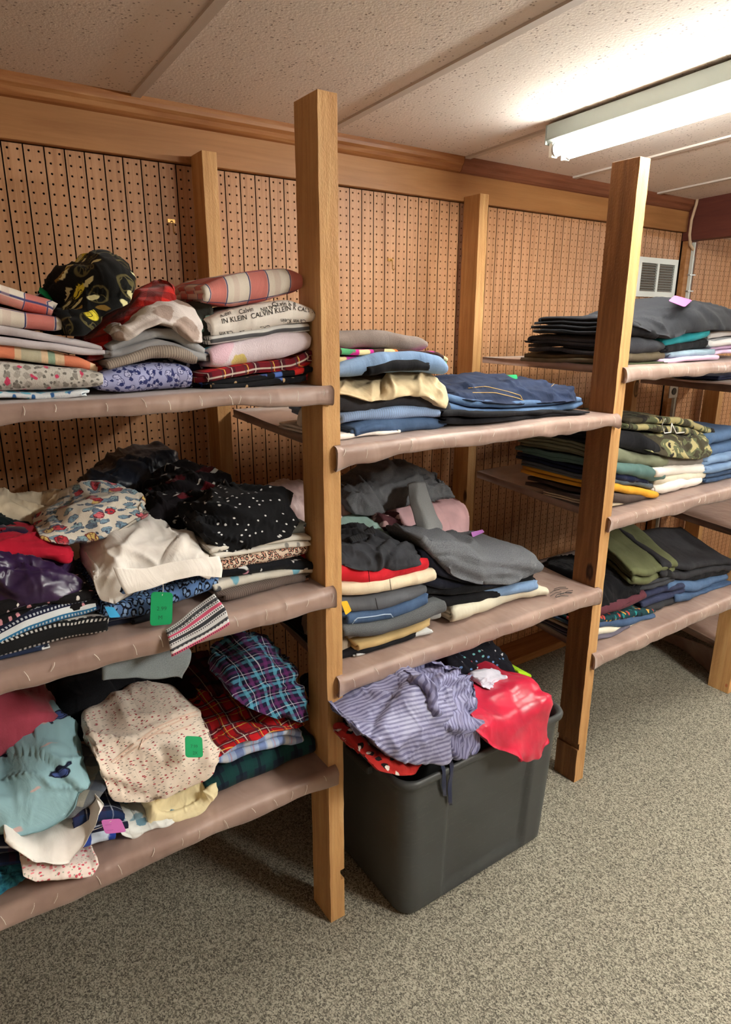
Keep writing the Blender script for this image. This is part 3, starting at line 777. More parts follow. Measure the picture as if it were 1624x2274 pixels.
def sheet(name, mat, rows, th=0.003, amp=0.004, freq=20, n=28, parent=None, label=None, cat=None, group=None):
    """rows: grid of (px, py, y) control points -> a free piece of cloth"""
    SEED[0] += 1; sd = SEED[0] * 1.9
    C = np.array([[at(*p) for p in r] for r in rows]); R_, K_ = C.shape[:2]
    ur = np.linspace(0, R_ - 1, n); uk = np.linspace(0, K_ - 1, n)
    A = np.stack([np.stack([np.interp(uk, range(K_), C[i, :, d]) for d in range(3)], -1) for i in range(R_)])
    G_ = np.stack([np.stack([np.interp(ur, range(R_), A[:, j, d]) for d in range(3)], -1) for j in range(n)], 1)
    for d in range(3):
        for _ in range(6):
            G_[1:-1, :, d] = 0.25 * G_[:-2, :, d] + 0.5 * G_[1:-1, :, d] + 0.25 * G_[2:, :, d]
            G_[:, 1:-1, d] = 0.25 * G_[:, :-2, d] + 0.5 * G_[:, 1:-1, d] + 0.25 * G_[:, 2:, d]
    w = np.linalg.norm(np.diff(G_, axis=1), axis=-1).mean() * (n - 1); hh = np.linalg.norm(np.diff(G_, axis=0), axis=-1).mean() * (n - 1)
    Q = G_.reshape(-1, 3); Q = Q + amp * vn3(Q * freq, sd)
    uv = np.stack(np.meshgrid(np.linspace(0, w, n), np.linspace(0, hh, n)), -1).reshape(-1, 2) + [sd % 2, sd % 3]
    F = gridfaces(n, n)
    if parent is None: return finish(name, Q, F, uv, mat, label, cat, group, th)
    o = mk(name, Q - np.array(parent.location), F, mat, parent, uv=uv, label=label)
    m = o.modifiers.new('thickness', 'SOLIDIFY'); m.thickness = th; m.offset = 0
    return o
def text_mesh(body, size=1.0):
    cu = bpy.data.curves.new('t', 'FONT'); cu.body = body; cu.size = size; cu.align_x = 'CENTER'; cu.resolution_u = 3
    ob = bpy.data.objects.new('t', cu); COL.objects.link(ob)
    dg = bpy.context.evaluated_depsgraph_get(); me = bpy.data.meshes.new_from_object(ob.evaluated_get(dg))
    v = [tuple(p.co) for p in me.vertices]; f = [tuple(p.vertices) for p in me.polygons]
    bpy.data.objects.remove(ob); bpy.data.curves.remove(cu); bpy.data.meshes.remove(me)
    return v, f
M_TAG = {'green': simple('green_card', (10, 150, 90), 0.6), 'pink': simple('pink_card', (204, 112, 182), 0.6), 'blue': simple('sky_blue_card', (60, 170, 225), 0.6),
         'yellow': simple('yellow_card', (226, 180, 30), 0.6), 'purple': simple('mauve_card', (176, 112, 186), 0.6)}
M_INK = simple('dark_ink', (20, 92, 60), 0.7)
M_INKP = simple('purple_ink', (140, 60, 120), 0.7)
M_PRINT = simple('black_print', (22, 22, 24), 0.85)
def price_tag(parent, quad, color, lines=(), ys=None, string=None, size=0.17, ink=None):
    """quad: four (px, py, y) corners TL TR BR BL"""
    C = [at(*q) for q in quad]; L = np.array(parent.location)
    def P(u, v, o=0.0):
        p = C[0] * (1 - u) * (1 - v) + C[1] * u * (1 - v) + C[2] * u * v + C[3] * (1 - u) * v
        n = np.cross(C[1] - C[0], C[3] - C[0]); n /= np.linalg.norm(n)
        if n @ (CAM - p) < 0: n = -n
        return p + n * o - L
    w = np.linalg.norm(C[1] - C[0]); h = np.linalg.norm(C[3] - C[0]); r = 0.16 * min(w, h)
    o2 = rrect(0, w, 0, h, r, 3); N = len(o2)
    V = [P(a / w, b / h, 0.0006) for a, b in o2] + [P(a / w, b / h, -0.0006) for a, b in o2]
    F = [tuple(range(N)), tuple(range(2 * N - 1, N - 1, -1))] + [(i, (i + 1) % N, N + (i + 1) % N, N + i) for i in range(N)]
    o = mk('price_tag', V, F, M_TAG[color], parent, smooth=False, label='%s card price tag' % color)
    for txt, cu_, cv, sz in lines:
        v, f = text_mesh(txt, sz)
        mk('lettering', [P(cu_ + a / w, cv - b / h, 0.0009) for a, b, c in v], f, ink or M_INK, o, smooth=False)
    a = P(0.5, 0.1, 0.001); 
    if string is not None: 
        b = at(*string) - L
        MB().tube([a, (a + b) / 2 + np.array([0, -0.004, 0]), b], 0.0007, 4).obj('string', M_CLEAR, o)
    return o
def print_text(o, body, px, py, size, rot=0.0, flip=False, mat=None, lift=0.0014):
    """flat lettering printed on the cloth, laid on its surface"""
    L = np.array(o.location); me = o.evaluated_get(bpy.context.evaluated_depsgraph_get()).to_mesh()
    bv = BVHTree.FromPolygons([v.co for v in me.vertices], [p.vertices for p in me.polygons])
    c = at(px, py, -0.9); v, f = text_mesh(body, size); out = []
    ca, sa = math.cos(rot), math.sin(rot)
    for a, b, _ in v:
        if flip: a, b = -a, -b
        q = np.array([c[0] + ca * a - sa * b, -0.9, c[2] + sa * a + ca * b])
        d = Vector((q - CAM).tolist()).normalized()
        hit = bv.ray_cast(Vector((CAM - L).tolist()), d)[0]
        out.append(tuple(hit - d * lift) if hit is not None else None)
    f = [q for q in f if all(out[i] is not None and np.linalg.norm(np.array(out[i]) - np.array(out[q[0]])) < 0.03 for i in q)]
    used = sorted({i for q in f for i in q}); ix = {a: b for b, a in enumerate(used)}
    out = [out[i] for i in used]; f = [tuple(ix[i] for i in q) for q in f]
    if not f: return None
    return mk('lettering', out, f, mat or M_PRINT, o, smooth=False)
# ------------------------------------------------------------------ fabrics used
red_white = plaid((232, 222, 208), [(0, 0.085, 0.2, 0.034, (206, 70, 66), 0.8), (1, 0.085, 0.1, 0.034, (206, 66, 62), 0.7), (0, 0.085, 0.42, 0.0022, (40, 44, 110), 1), (1, 0.085, 0.33, 0.0022, (40, 44, 110), 1),
                                    (0, 0.085, -0.02, 0.0022, (40, 44, 110), 1), (1, 0.085, -0.12, 0.0022, (40, 44, 110), 1), (0, 0.085, 0.75, 0.012, (200, 160, 150), 0.3)])
tartan = plaid((196, 26, 34), [(0, 0.06, 0.2, 0.014, (40, 26, 40), 0.75), (1, 0.06, 0.3, 0.014, (40, 26, 40), 0.75), (0, 0.06, 0.55, 0.0022, (236, 200, 90), 0.9), (1, 0.06, 0.62, 0.0022, (236, 200, 90), 0.9),
                               (0, 0.06, 0.22, 0.002, (230, 226, 210), 0.8), (1, 0.06, 0.33, 0.002, (230, 226, 210), 0.8), (0, 0.06, 0.66, 0.003, (30, 60, 60), 0.8)])
buffalo = plaid((218, 48, 40), [(0, 0.06, 0.1, 0.028, (36, 14, 16), 0.55), (1, 0.06, 0.2, 0.028, (36, 14, 16), 0.55)], 0.4)
F_ = {}
def f(key, pat=None, kind='cotton'):
    if key not in F_: F_[key] = fab(pat, kind)
    return F_[key]
BLK = (24, 24, 28)
f('black', solid((22, 22, 26), 0.25)); f('black_wool', heather((16, 16, 18), (30, 30, 34)), 'wool'); f('charcoal', heather((46, 47, 52), (62, 63, 68)), 'wool')
f('white', solid((240, 233, 225), 0.04)); f('cream', solid((224, 208, 180), 0.06)); f('khaki', solid((206, 186, 150), 0.06)); f('grey', heather((92, 94, 98), (118, 120, 124)), 'knit')
f('lightgrey', heather((168, 168, 170), (192, 192, 194)), 'knit'); f('denim', denim((46, 64, 92), (80, 104, 136)), 'denim'); f('dark_denim', denim((20, 27, 46), (42, 56, 86)), 'denim')
f('pale_denim', denim((92, 116, 148), (130, 154, 182)), 'denim'); f('black_denim', denim((30, 30, 34), (56, 56, 60)), 'denim'); f('navy', solid((26, 32, 58), 0.2))
f('tartan', tartan); f('red_white', red_white, 'cotton')

M_ST = simple('tan_thread', (200, 160, 96), 0.7)
def stitch(parent, pts, y, r=0.0011, mat=None, name='stitching'):
    L = np.array(parent.location); me = parent.evaluated_get(bpy.context.evaluated_depsgraph_get()).to_mesh()
    bv = BVHTree.FromPolygons([v.co for v in me.vertices], [p.vertices for p in me.polygons]); q = []
    s = np.array(pts, float); t = np.linspace(0, len(s) - 1, 18)
    for x_, y_ in zip(np.interp(t, range(len(s)), s[:, 0]), np.interp(t, range(len(s)), s[:, 1])):
        d = Vector((at(x_, y_, y) - CAM).tolist()).normalized(); h_ = bv.ray_cast(Vector((CAM - L).tolist()), d)[0]
        if h_ is not None: q.append(np.array(h_ - d * 0.001))
    if len(q) > 2: MB().tube(q, r, 4).obj(name, mat or M_ST, parent)
M_SEAM = simple('dark_seam_thread', (30, 26, 28), 0.8)
def seam(o, *pts, y=-0.8): stitch(o, pts, y, 0.0007, M_SEAM, 'seam')
def FO(n, l, c, m, yf, st, **k): return fold(n, l, c, m, yf, st, **k)
Y1 = -0.815
# ================================================================== bay 1, upper shelf
g = 'nightwear on the upper pyjama shelf'
LIM.update(x=(-0.53, 0.441), z=1.467)
fold('fleece_pants', 'aqua and white trellis print fleece at the bottom of the stack under the snowflake fleece', 'pants', f('trellis', layers((226, 232, 236), [(44, 0.34, (110, 190, 214), 1, 0.3, 0.2), (44, 0.16, (60, 110, 170), 1, 0.2, 0.2)]), 'fleece'), Y1,
     [(-70, 876, 896), (0, 872, 892), (100, 868, 888), (180, 862, 882), (194, 866, 880)], k=1, group=g)
fold('fleece_pants', 'grey fleece pyjama pants with pink snowflake print', 'pants', f('snow', layers((200, 196, 188), [(70, 0.34, [(140, 136, 128), (168, 162, 154)], 0.8, 0.6, 0.5), (42, 0.15, (206, 70, 104), 0.6, 0.5, 0.4), (120, 0.25, (120, 116, 110), 0.4, 0.4)]), 'fleece'), Y1 - 0.01,
     [(-70, 800, 876), (0, 803, 872), (100, 812, 868), (190, 818, 864), (219, 828, 858)], roll=True, group=g)
fold('flannel_pants', 'orange and cream plaid flannel pants folded above the snowflake fleece', 'pants', f('orange', plaid((236, 206, 170), [(0, 0.12, 0.1, 0.04, (232, 110, 74), 0.8), (1, 0.12, 0.2, 0.05, (236, 130, 90), 0.5), (0, 0.12, 0.45, 0.012, (110, 170, 150), 0.8), (0, 0.12, 0.72, 0.03, (180, 190, 170), 0.7)])), Y1,
     [(-70, 758, 800), (0, 764, 803), (100, 776, 814), (180, 792, 820), (217, 808, 826)], k=1, group=g)
fold('cotton_shirt', 'pale lilac-grey cotton shirt folded in two above the orange plaid flannel', 'shirt', f('lilacgrey', solid((198, 190, 194), 0.05)), Y1 + 0.005,
     [(-70, 705, 760), (0, 716, 766), (100, 735, 776), (180, 755, 790), (221, 768, 790)], k=2, group=g)
fold('flannel_shirt', 'red and white plaid flannel shirt heaped beside the green tag', 'shirt', f('red_white'), Y1 + 0.01, [(-70, 612, 712), (0, 622, 720), (60, 645, 730), (124, 662, 738)], k=2, amp=0.008, group=g)
o = heap('cotton_pajamas', 'blue and white print cotton behind the red and white plaid, green tag on it', 'pajamas', f('bluewhite', layers((214, 218, 232), [(60, 0.3, (60, 80, 150), 0.7, 0.4)])), Y1 + 0.12, [(70, 655, 700), (100, 648, 690), (140, 648, 690)], depth=0.12, amp=0.006, group=g)
price_tag(o, [(88, 637, -0.70), (124, 662, -0.70), (116, 671, -0.715), (86, 648, -0.715)], 'green')
heap('lemon_pajamas', 'black cotton pyjamas with yellow lemon print crumpled on top of the red buffalo plaid', 'pajamas',
     f('lemon', layers((22, 22, 22), [(22, 0.34, (24, 24, 22), 0.8, 0.1, 0.9, (1, 1, 1), (96, 88, 56)), (19, 0.28, (232, 214, 70), 0.3, 0.12, 1, (1, 1, 1), (30, 28, 16)), (19, 0.12, (250, 244, 190), 0.3, 0.2), (22, 0.24, [(140, 112, 52), (222, 214, 160)], 0.35, 0.3, 1, (1, 2, 1))])), Y1 - 0.01,
     [(114, 672, 712), (128, 640, 742), (150, 592, 742), (200, 584, 716), (240, 570, 694), (275, 582, 680), (310, 600, 668), (332, 622, 650)], amp=0.02, freq=13, group=g)
heap('buffalo_plaid_shirt', 'red and black buffalo plaid fleece under the lemon print pyjamas', 'shirt', f('buffalo', buffalo, 'fleece'), Y1 + 0.02,
     [(178, 730, 806), (210, 700, 800), (250, 670, 780), (300, 632, 745), (350, 608, 700), (400, 610, 690), (430, 640, 690)], amp=0.012, freq=8, group=g)
heap('orange_shirt', 'small orange-red cloth tucked between the orange plaid and the paisley pyjamas', 'shirt', f('orangered', solid((190, 66, 36))), Y1 + 0.03, [(196, 785, 850), (218, 780, 850), (244, 800, 846)], depth=0.15, amp=0.006, group=g)
heap('fleece_robe', 'white fleece with brown cow spots drooping over grey cotton', 'robe', f('cow', layers((222, 212, 208), [(22, 0.4, [(150, 126, 112), (176, 156, 146)], 0.85, 0.5)]), 'fleece'), Y1 - 0.015,
     [(256, 736, 752), (275, 700, 752), (310, 680, 728), (350, 676, 712), (400, 674, 722), (440, 690, 756), (464, 730, 758)], amp=0.01, freq=9, depth=0.2, group=g)
fold('cotton_shirt', 'light grey cotton shirt under the cow spot fleece', 'shirt', f('greycot', solid((158, 158, 160), 0.08)), Y1, [(244, 764, 794), (290, 742, 792), (350, 722, 770), (400, 724, 790), (440, 750, 800), (468, 770, 806)], k=2, amp=0.008, group=g)
fold('knit_sweater', 'taupe ribbed knit folded above the lavender paisley', 'sweater', f('taupe_rib', ribs((160, 146, 134), 0.0045, 0.72), 'knit'), Y1 - 0.02, [(236, 806, 824), (290, 790, 812), (340, 764, 800), (390, 764, 802), (430, 780, 812), (447, 794, 812)], k=1, group=g)
fold('paisley_pajamas', 'lavender and navy paisley pyjamas on the shelf under the ribbed knit', 'pajamas', f('paisley', layers((170, 174, 214), [(60, 0.36, (196, 198, 230), 0.8, 0.4, 1, (1, 1, 1), (60, 66, 120)), (80, 0.24, (48, 56, 110), 0.8, 0.6), (34, 0.14, (60, 66, 120), 0.9, 0.6)])), Y1,
     [(226, 834, 872), (280, 812, 874), (340, 800, 872), (400, 802, 870), (424, 812, 868)], roll=True, amp=0.008, group=g)
fold('floral_pants', 'navy pants with small white floral print beside the paisley', 'pants', f('navyfloral', layers((34, 40, 68), [(90, 0.3, (190, 196, 214), 0.6, 0.4), (45, 0.2, (96, 112, 168), 0.5, 0.4)])), Y1 + 0.05,
     [(350, 790, 868), (400, 788, 868), (440, 806, 866), (466, 830, 864)], k=2, amp=0.008, depth=0.2, group=g)
heap('dotted_robe', 'dark grey-green robe with mint dots between the cow spot fleece and red plaid', 'robe', f('mintdots', layers((66, 68, 62), [(34, 0.2, (150, 196, 186), 0.6, 0.2)])), Y1 + 0.03,
     [(424, 668, 806), (446, 648, 800), (470, 652, 780), (494, 680, 760)], amp=0.012, depth=0.2, group=g)
fold('flannel_pants', 'rolled red and white plaid flannel on top of the lettered white cotton', 'pants', f('red_white'), Y1 + 0.01, [(462, 632, 672), (520, 606, 682), (590, 594, 674), (650, 594, 658), (674, 606, 646)], roll=True, amp=0.005, group=g)
o = fold('lettered_pajamas', 'white cotton pyjamas printed with black brand lettering', 'pajamas', f('white'), Y1 - 0.01, [(480, 702, 752), (540, 682, 742), (600, 670, 732), (650, 662, 722), (698, 684, 714)], roll=True, amp=0.004, group=g)
for tx, px, py, sz, ro, fl in (('IN KLEIN', 522, 714, 0.013, 0.16, False), ('CALVIN KLEIN', 604, 698, 0.0135, 0.2, False), ('CALVIN KLEIN', 560, 730, 0.012, 0.18, True), ('Calvin Klein', 636, 679, 0.0125, 0.06, False), ('Calvin', 548, 694, 0.012, 0.22, False),
                               ('Calvin Klein', 652, 709, 0.0115, -0.03, True), ('K CALVIN', 676, 692, 0.0115, -0.15, False), ('Calvin', 502, 736, 0.011, 0.1, True), ('Klein', 502, 701, 0.011, 0.3, False), ('CALVIN', 596, 680, 0.010, 0.2, True)):
    print_text(o, tx, px, py, sz, ro, fl)
fold('striped_shirt', 'grey and white striped shirt, thin, under the lettered pyjamas', 'shirt', f('greystripe', stripes((214, 212, 210), (86, 86, 90), 0.012, 0.005, ax=1)), Y1, [(478, 744, 768), (560, 734, 752), (620, 724, 744), (684, 714, 738)], k=1, group=g)
fold('fleece_pants', 'white and pink fleece pants with blue and teal patches', 'pants', f('tiedye', layers((228, 214, 222), [(22, 0.42, [(60, 140, 220), (90, 190, 210), (216, 196, 120)], 0.4, 0.4), (9, 0.35, (226, 190, 204), 0.5, 0.5)]), 'fleece'), Y1 - 0.01,
     [(470, 776, 822), (520, 758, 818), (580, 746, 810), (640, 736, 802), (690, 736, 782), (700, 746, 776)], roll=True, group=g)
fold('tartan_pants', 'red tartan pants folded thin under the white and pink fleece', 'pants', f('tartan'), Y1 - 0.01, [(455, 826, 852), (520, 812, 842), (600, 806, 832), (660, 796, 824), (703, 768, 800)], k=1, group=g)
fold('print_pants', 'black pants with blue bowl and tan paw print on the shelf by the pine post', 'pants', f('pawprint', layers((26, 26, 30), [(24, 0.26, [(70, 110, 200), (200, 44, 40), (96, 130, 210)], 0.5, 0.5), (60, 0.18, (204, 172, 130), 0.3, 0.2)])), Y1,
     [(462, 842, 872), (530, 840, 870), (600, 832, 868), (660, 820, 864), (709, 798, 860)], k=2, group=g)
# ================================================================== bay 1, middle shelf
g = 'nightwear on the middle pyjama shelf'; Y2 = -0.80
LIM.update(x=(-0.53, 0.441), z=1.0)
fold('print_pants', 'black, white and peach abstract print pants under the pale lavender satin', 'pants', f('abstract', layers((36, 38, 48), [(70, 0.4, [(210, 214, 224), (150, 170, 200), (220, 170, 150)], 0.75, 0.6)])), Y2,
     [(500, 1320, 1350), (560, 1318, 1350), (640, 1304, 1338), (684, 1298, 1322)], k=1, group=g)
fold('satin_pajamas', 'pale lavender satin pyjamas folded above the abstract print', 'pajamas', f('lavsat', solid((190, 184, 200), 0.06), 'silk'), Y2, [(540, 1308, 1324), (600, 1298, 1318), (690, 1286, 1312)], k=1, group=g)
fold('knit_pants', 'brown ribbed knit pants in the stack below the bear print', 'pants', f('brown_rib', ribs((110, 96, 90), 0.005, 0.65), 'knit'), Y2 - 0.01, [(484, 1322, 1344), (560, 1304, 1328), (640, 1286, 1306), (702, 1274, 1292)], k=1, group=g)
fold('print_shirt', 'white shirt with grey blot print under the black bone print', 'shirt', f('bears', layers((214, 208, 196), [(26, 0.24, [(90, 92, 96), (120, 176, 196), (60, 60, 66), (222, 206, 90)], 0.6, 0.4)])), Y2, [(484, 1296, 1324), (560, 1282, 1306), (640, 1270, 1288), (694, 1262, 1280)], k=1, group=g)
fold('bone_print_pants', 'black pants with white bone print and one pink star', 'pants', f('bones', layers((24, 25, 30), [(16, 0.17, (216, 216, 216), 0.5, 0.7, 1, (1, 2.2, 1)), (22, 0.1, (226, 160, 180), 0.2, 0.6), (40, 0.1, (220, 220, 220), 0.25, 0.3)])), Y2 - 0.01,
     [(494, 1272, 1296), (580, 1256, 1284), (640, 1246, 1272), (711, 1246, 1280)], k=1, amp=0.005, group=g)
fold('leopard_pants', 'tan and pink leopard print pants above the bone print', 'pants', f('leo', leopard((226, 204, 184), (206, 150, 130), (34, 28, 26), 120)), Y2, [(494, 1240, 1274), (560, 1230, 1260), (640, 1216, 1246), (716, 1194, 1238)], roll=True, group=g)
fold('cotton_shirt', 'white cotton shirt with sparse grey dots below the black dotted garment', 'shirt', f('whitedots', layers((226, 220, 210), [(26, 0.12, (150, 146, 140), 0.4, 0.2)])), Y2, [(468, 1214, 1246), (540, 1208, 1236), (620, 1200, 1224), (704, 1188, 1214)], k=2, group=g)
fold('ribbed_shirt', 'light blue ribbed shirt peeking from under the black dotted garment', 'shirt', f('bluerib', ribs((176, 196, 206), 0.004, 0.85), 'knit'), Y2 + 0.01, [(556, 1196, 1212), (640, 1180, 1204), (702, 1156, 1196)], k=1, group=g)
heap('dotted_nightgown', 'black nightgown with tiny white polka dots heaped on the leopard print stack', 'nightgown', f('polka', layers((22, 22, 25), [(55, 0.13, (226, 226, 226), 0.5, 0.1)])), Y2 - 0.015,
     [(444, 1150, 1190), (466, 1112, 1216), (496, 1098, 1238), (540, 1090, 1226), (600, 1080, 1206), (650, 1088, 1192), (692, 1138, 1170)], amp=0.016, freq=12, group=g)
heap('bone_print_pajamas', 'black and maroon pyjamas with white bone print behind the black dotted nightgown', 'pajamas', f('maroonbones', layers((26, 22, 26), [(14, 0.3, (96, 24, 34), 0.5, 0.5), (22, 0.17, (206, 206, 202), 0.5, 0.6, 1, (1, 2, 1))])), -0.66,
     [(330, 1095, 1190), (380, 1056, 1195), (440, 1042, 1180), (500, 1052, 1150), (548, 1090, 1140)], amp=0.016, group=g)
heap('leather_jacket', 'dark navy garment with a faint sheen heaped against the pegboard', 'jacket', f('navysheen', solid((26, 30, 42), 0.2), 'silk'), -0.42, [(190, 1056, 1110), (250, 1016, 1110), (320, 990, 1100), (370, 984, 1090), (420, 1000, 1085)], amp=0.014, group=g)
o = heap('floral_fleece', 'cream fleece with red roses and blue leaves above the white shorts', 'fleece', f('roses', layers((226, 218, 204), [(34, 0.36, [(130, 160, 180), (150, 180, 190), (110, 130, 150)], 0.85, 0.6, 1, (1, 1.5, 1), (90, 100, 116)), (27, 0.3, [(204, 60, 70), (220, 110, 120), (230, 200, 120)], 0.5, 0.4, 1, (1, 1, 1), (120, 40, 50)), (60, 0.2, (70, 80, 100), 0.25, 0.5)]), 'fleece'), -0.72,
     [(84, 1170, 1206), (130, 1112, 1212), (190, 1082, 1214), (250, 1068, 1196), (310, 1076, 1172), (362, 1110, 1150)], amp=0.012, freq=8, group=g)
heap('lace_top', 'crumpled cream lace top in the shade beside the floral fleece', 'top', f('cream'), -0.55, [(-30, 1110, 1170), (40, 1106, 1165), (100, 1100, 1160), (130, 1085, 1150), (165, 1095, 1150)], depth=0.15, amp=0.014, group=g)
heap('green_pajamas', 'dark green pyjamas with pale dots behind the crimson cloth', 'pajamas', f('greendots', layers((22, 34, 36), [(40, 0.16, (130, 170, 160), 0.4, 0.3)])), -0.62, [(-40, 1140, 1200), (20, 1135, 1200), (80, 1140, 1205), (130, 1165, 1210)], depth=0.2, group=g)
heap('crimson_top', 'crimson cotton top lying over the purple satin', 'top', f('crimson', solid((180, 28, 50), 0.1)), -0.72, [(-50, 1184, 1250), (30, 1178, 1240), (90, 1184, 1240), (135, 1202, 1245), (162, 1222, 1246)], depth=0.2, amp=0.008, group=g)
heap('satin_nightgown', 'shiny purple satin nightgown draped over the black floral print', 'nightgown', f('purple', solid((48, 24, 66), 0.15), 'satin'), Y2 + 0.005,
     [(-60, 1215, 1380), (0, 1212, 1365), (60, 1206, 1345), (110, 1226, 1336), (150, 1240, 1330), (180, 1262, 1325), (200, 1295, 1324)], amp=0.02, freq=19, ang=0.9, fine=0.6, terr=0.7, group=g)
fold('floral_pajamas', 'black pyjamas with tiny pink and white floral print under the purple satin', 'pajamas', f('tinyfloral', layers((26, 24, 26), [(60, 0.18, [(226, 200, 200), (216, 150, 160), (230, 226, 220)], 0.5, 0.4)])), Y2, [(-60, 1370, 1440), (0, 1350, 1420), (60, 1335, 1398), (130, 1325, 1372), (205, 1312, 1345)], k=2, amp=0.008, group=g)
fold('fair_isle_pajamas', 'navy and teal fair isle pyjamas with white hearts, folded below the black floral print', 'pajamas', f('teal_isle', bands([(24, 30, 60), (24, 30, 60), (30, 36, 70), (24, 30, 60), (24, 30, 60), (44, 120, 170), (226, 232, 236)], 0.05, (0.007, 0.5, (214, 222, 230))), 'knit'), Y2 - 0.012,
     [(-60, 1430, 1480), (0, 1405, 1440), (60, 1372, 1412), (140, 1344, 1394), (200, 1330, 1378), (232, 1328, 1362)], k=1, amp=0.006, group=g)
fold('knit_leggings', 'black and white zigzag knit leggings on the shelf edge under the fair isle', 'leggings', f('zigzag', bands([(26, 26, 28), (26, 26, 28), (220, 216, 210), (26, 26, 28), (30, 30, 32)], 0.045, (0.008, 0.5, (216, 212, 206))), 'knit'), Y2 - 0.02,
     [(-60, 1452, 1500), (0, 1432, 1466), (60, 1408, 1452), (140, 1388, 1440), (200, 1378, 1424), (250, 1372, 1408)], k=1, amp=0.006, group=g)
fold('floral_shirt', 'navy shirt with white floral print at the shelf edge, lowest under the zigzag knit', 'shirt', f('navywhite', layers((38, 48, 74), [(22, 0.34, (206, 208, 206), 0.45, 0.6), (36, 0.25, (96, 120, 160), 0.5, 0.5)])), Y2 - 0.025, [(-60, 1478, 1510), (0, 1458, 1488), (60, 1448, 1478), (114, 1440, 1466)], k=1, group=g)
fold('striped_leggings', 'navy and white striped leggings between the zigzag knit and charcoal cloth', 'leggings', f('navystripe', stripes((24, 26, 40), (170, 174, 190), 0.012, 0.003, ax=1)), Y2, [(236, 1370, 1412), (280, 1366, 1404), (318, 1362, 1396)], k=2, depth=0.2, group=g)
fold('charcoal_leggings', 'charcoal leggings under the green tag on the shelf edge', 'leggings', f('charcoal2', solid((34, 36, 44), 0.1)), Y2 - 0.01, [(296, 1372, 1428), (340, 1366, 1424), (374, 1360, 1416)], k=1, amp=0.006, depth=0.2, group=g)
o = fold('leopard_pajamas', 'blue leopard print pyjamas under the white shorts, green tag hanging on it', 'pajamas', f('blueleo', leopard((92, 124, 172), (130, 160, 200), (18, 20, 32), 80)), Y2, [(226, 1320, 1376), (290, 1284, 1374), (350, 1262, 1366), (410, 1246, 1350), (460, 1250, 1332), (497, 1266, 1306)], k=2, amp=0.008, group=g)
price_tag(o, [(336, 1314, -0.845), (384, 1316, -0.845), (382, 1386, -0.85), (333, 1390, -0.85)], 'green', [('2.99', 0.5, 0.55, 0.012), ('M', 0.45, 0.82, 0.012)], string=(362, 1292, -0.83))
price_tag(o, [(232, 1347, -0.83), (252, 1348, -0.83), (268, 1370, -0.835), (244, 1372, -0.835)], 'blue')
o = heap('white_shorts', 'white cotton pull-on shorts crumpled on the blue leopard print', 'shorts', f('white'), Y2 - 0.02,
     [(186, 1240, 1310), (205, 1190, 1340), (240, 1172, 1350), (290, 1164, 1326), (340, 1156, 1296), (390, 1150, 1282), (430, 1170, 1276), (470, 1210, 1282), (494, 1250, 1290)], amp=0.018, freq=9, ang=-0.6, group=g)
sheet('hem', f('white'), [[(252, 1262, -0.845), (330, 1262, -0.845), (420, 1240, -0.845), (488, 1232, -0.845)], [(270, 1300, -0.855), (335, 1288, -0.855), (430, 1262, -0.855), (494, 1258, -0.85)], [(280, 1318, -0.852), (345, 1306, -0.858), (436, 1276, -0.858), (490, 1284, -0.852)]], th=0.003, amp=0.004, parent=o)
sheet('fair_isle_leggings', f('pink_isle', bands([(206, 204, 204), (206, 204, 204), (80, 80, 84), (214, 212, 212), (214, 90, 120), (230, 226, 226), (60, 60, 64)], 0.045, (0.0045, 0.5, (56, 56, 60))), 'knit'),
      [[(366, 1398, -0.86), (420, 1360, -0.86), (478, 1318, -0.85)], [(374, 1430, -0.893), (440, 1392, -0.893), (500, 1352, -0.89)], [(384, 1458, -0.895), (450, 1424, -0.895), (508, 1386, -0.893)]], th=0.007, amp=0.004,
      label='grey, pink and black fair isle legging hanging over the shelf edge', cat='leggings', group=g)
sheet('grey_sweatpants', f('lightgrey2', heather((120, 128, 132), (142, 150, 154)), 'knit'), [[(226, 1452, -0.80), (320, 1432, -0.80), (412, 1400, -0.80)], [(228, 1480, -0.815), (320, 1470, -0.81), (416, 1440, -0.805)], [(226, 1514, -0.82), (300, 1500, -0.815), (404, 1502, -0.80)]],
      th=0.008, amp=0.010, label='grey sweatpants leg hanging below the shelf behind its cloth edge', cat='pants')
# ================================================================== bay 1, lowest shelf
g = 'nightwear on the lowest pyjama shelf'; Y3 = -0.79
LIM.update(x=(-0.53, 0.441), z=0.508)
fold('blackwatch_pants', 'dark green and navy plaid pants at the bottom of the stack by the pine post', 'pants', f('blackwatch', plaid((22, 34, 48), [(0, 0.05, 0.1, 0.02, (20, 62, 60), 0.8), (1, 0.05, 0.3, 0.02, (20, 60, 58), 0.8), (0, 0.05, 0.6, 0.008, (14, 18, 34), 0.8)])), Y3 - 0.02,
     [(462, 1752, 1786), (520, 1716, 1776), (580, 1694, 1752), (640, 1668, 1732), (690, 1640, 1716), (706, 1640, 1706)], roll=True, amp=0.008, depth=0.32, group=g)
fold('flannel_shirt', 'light blue plaid flannel shirt folded under the red tartan', 'shirt', f('lightblue', plaid((176, 196, 228), [(0, 0.05, 0.1, 0.016, (74, 100, 180), 0.6), (1, 0.05, 0.3, 0.014, (96, 120, 190), 0.5), (0, 0.05, 0.5, 0.003, (200, 130, 160), 0.6), (0, 0.05, 0.75, 0.012, (220, 222, 226), 0.7)])), Y3 - 0.01,
     [(494, 1684, 1704), (520, 1660, 1702), (570, 1636, 1678), (630, 1620, 1664), (675, 1630, 1662)], k=2, amp=0.006, group=g)
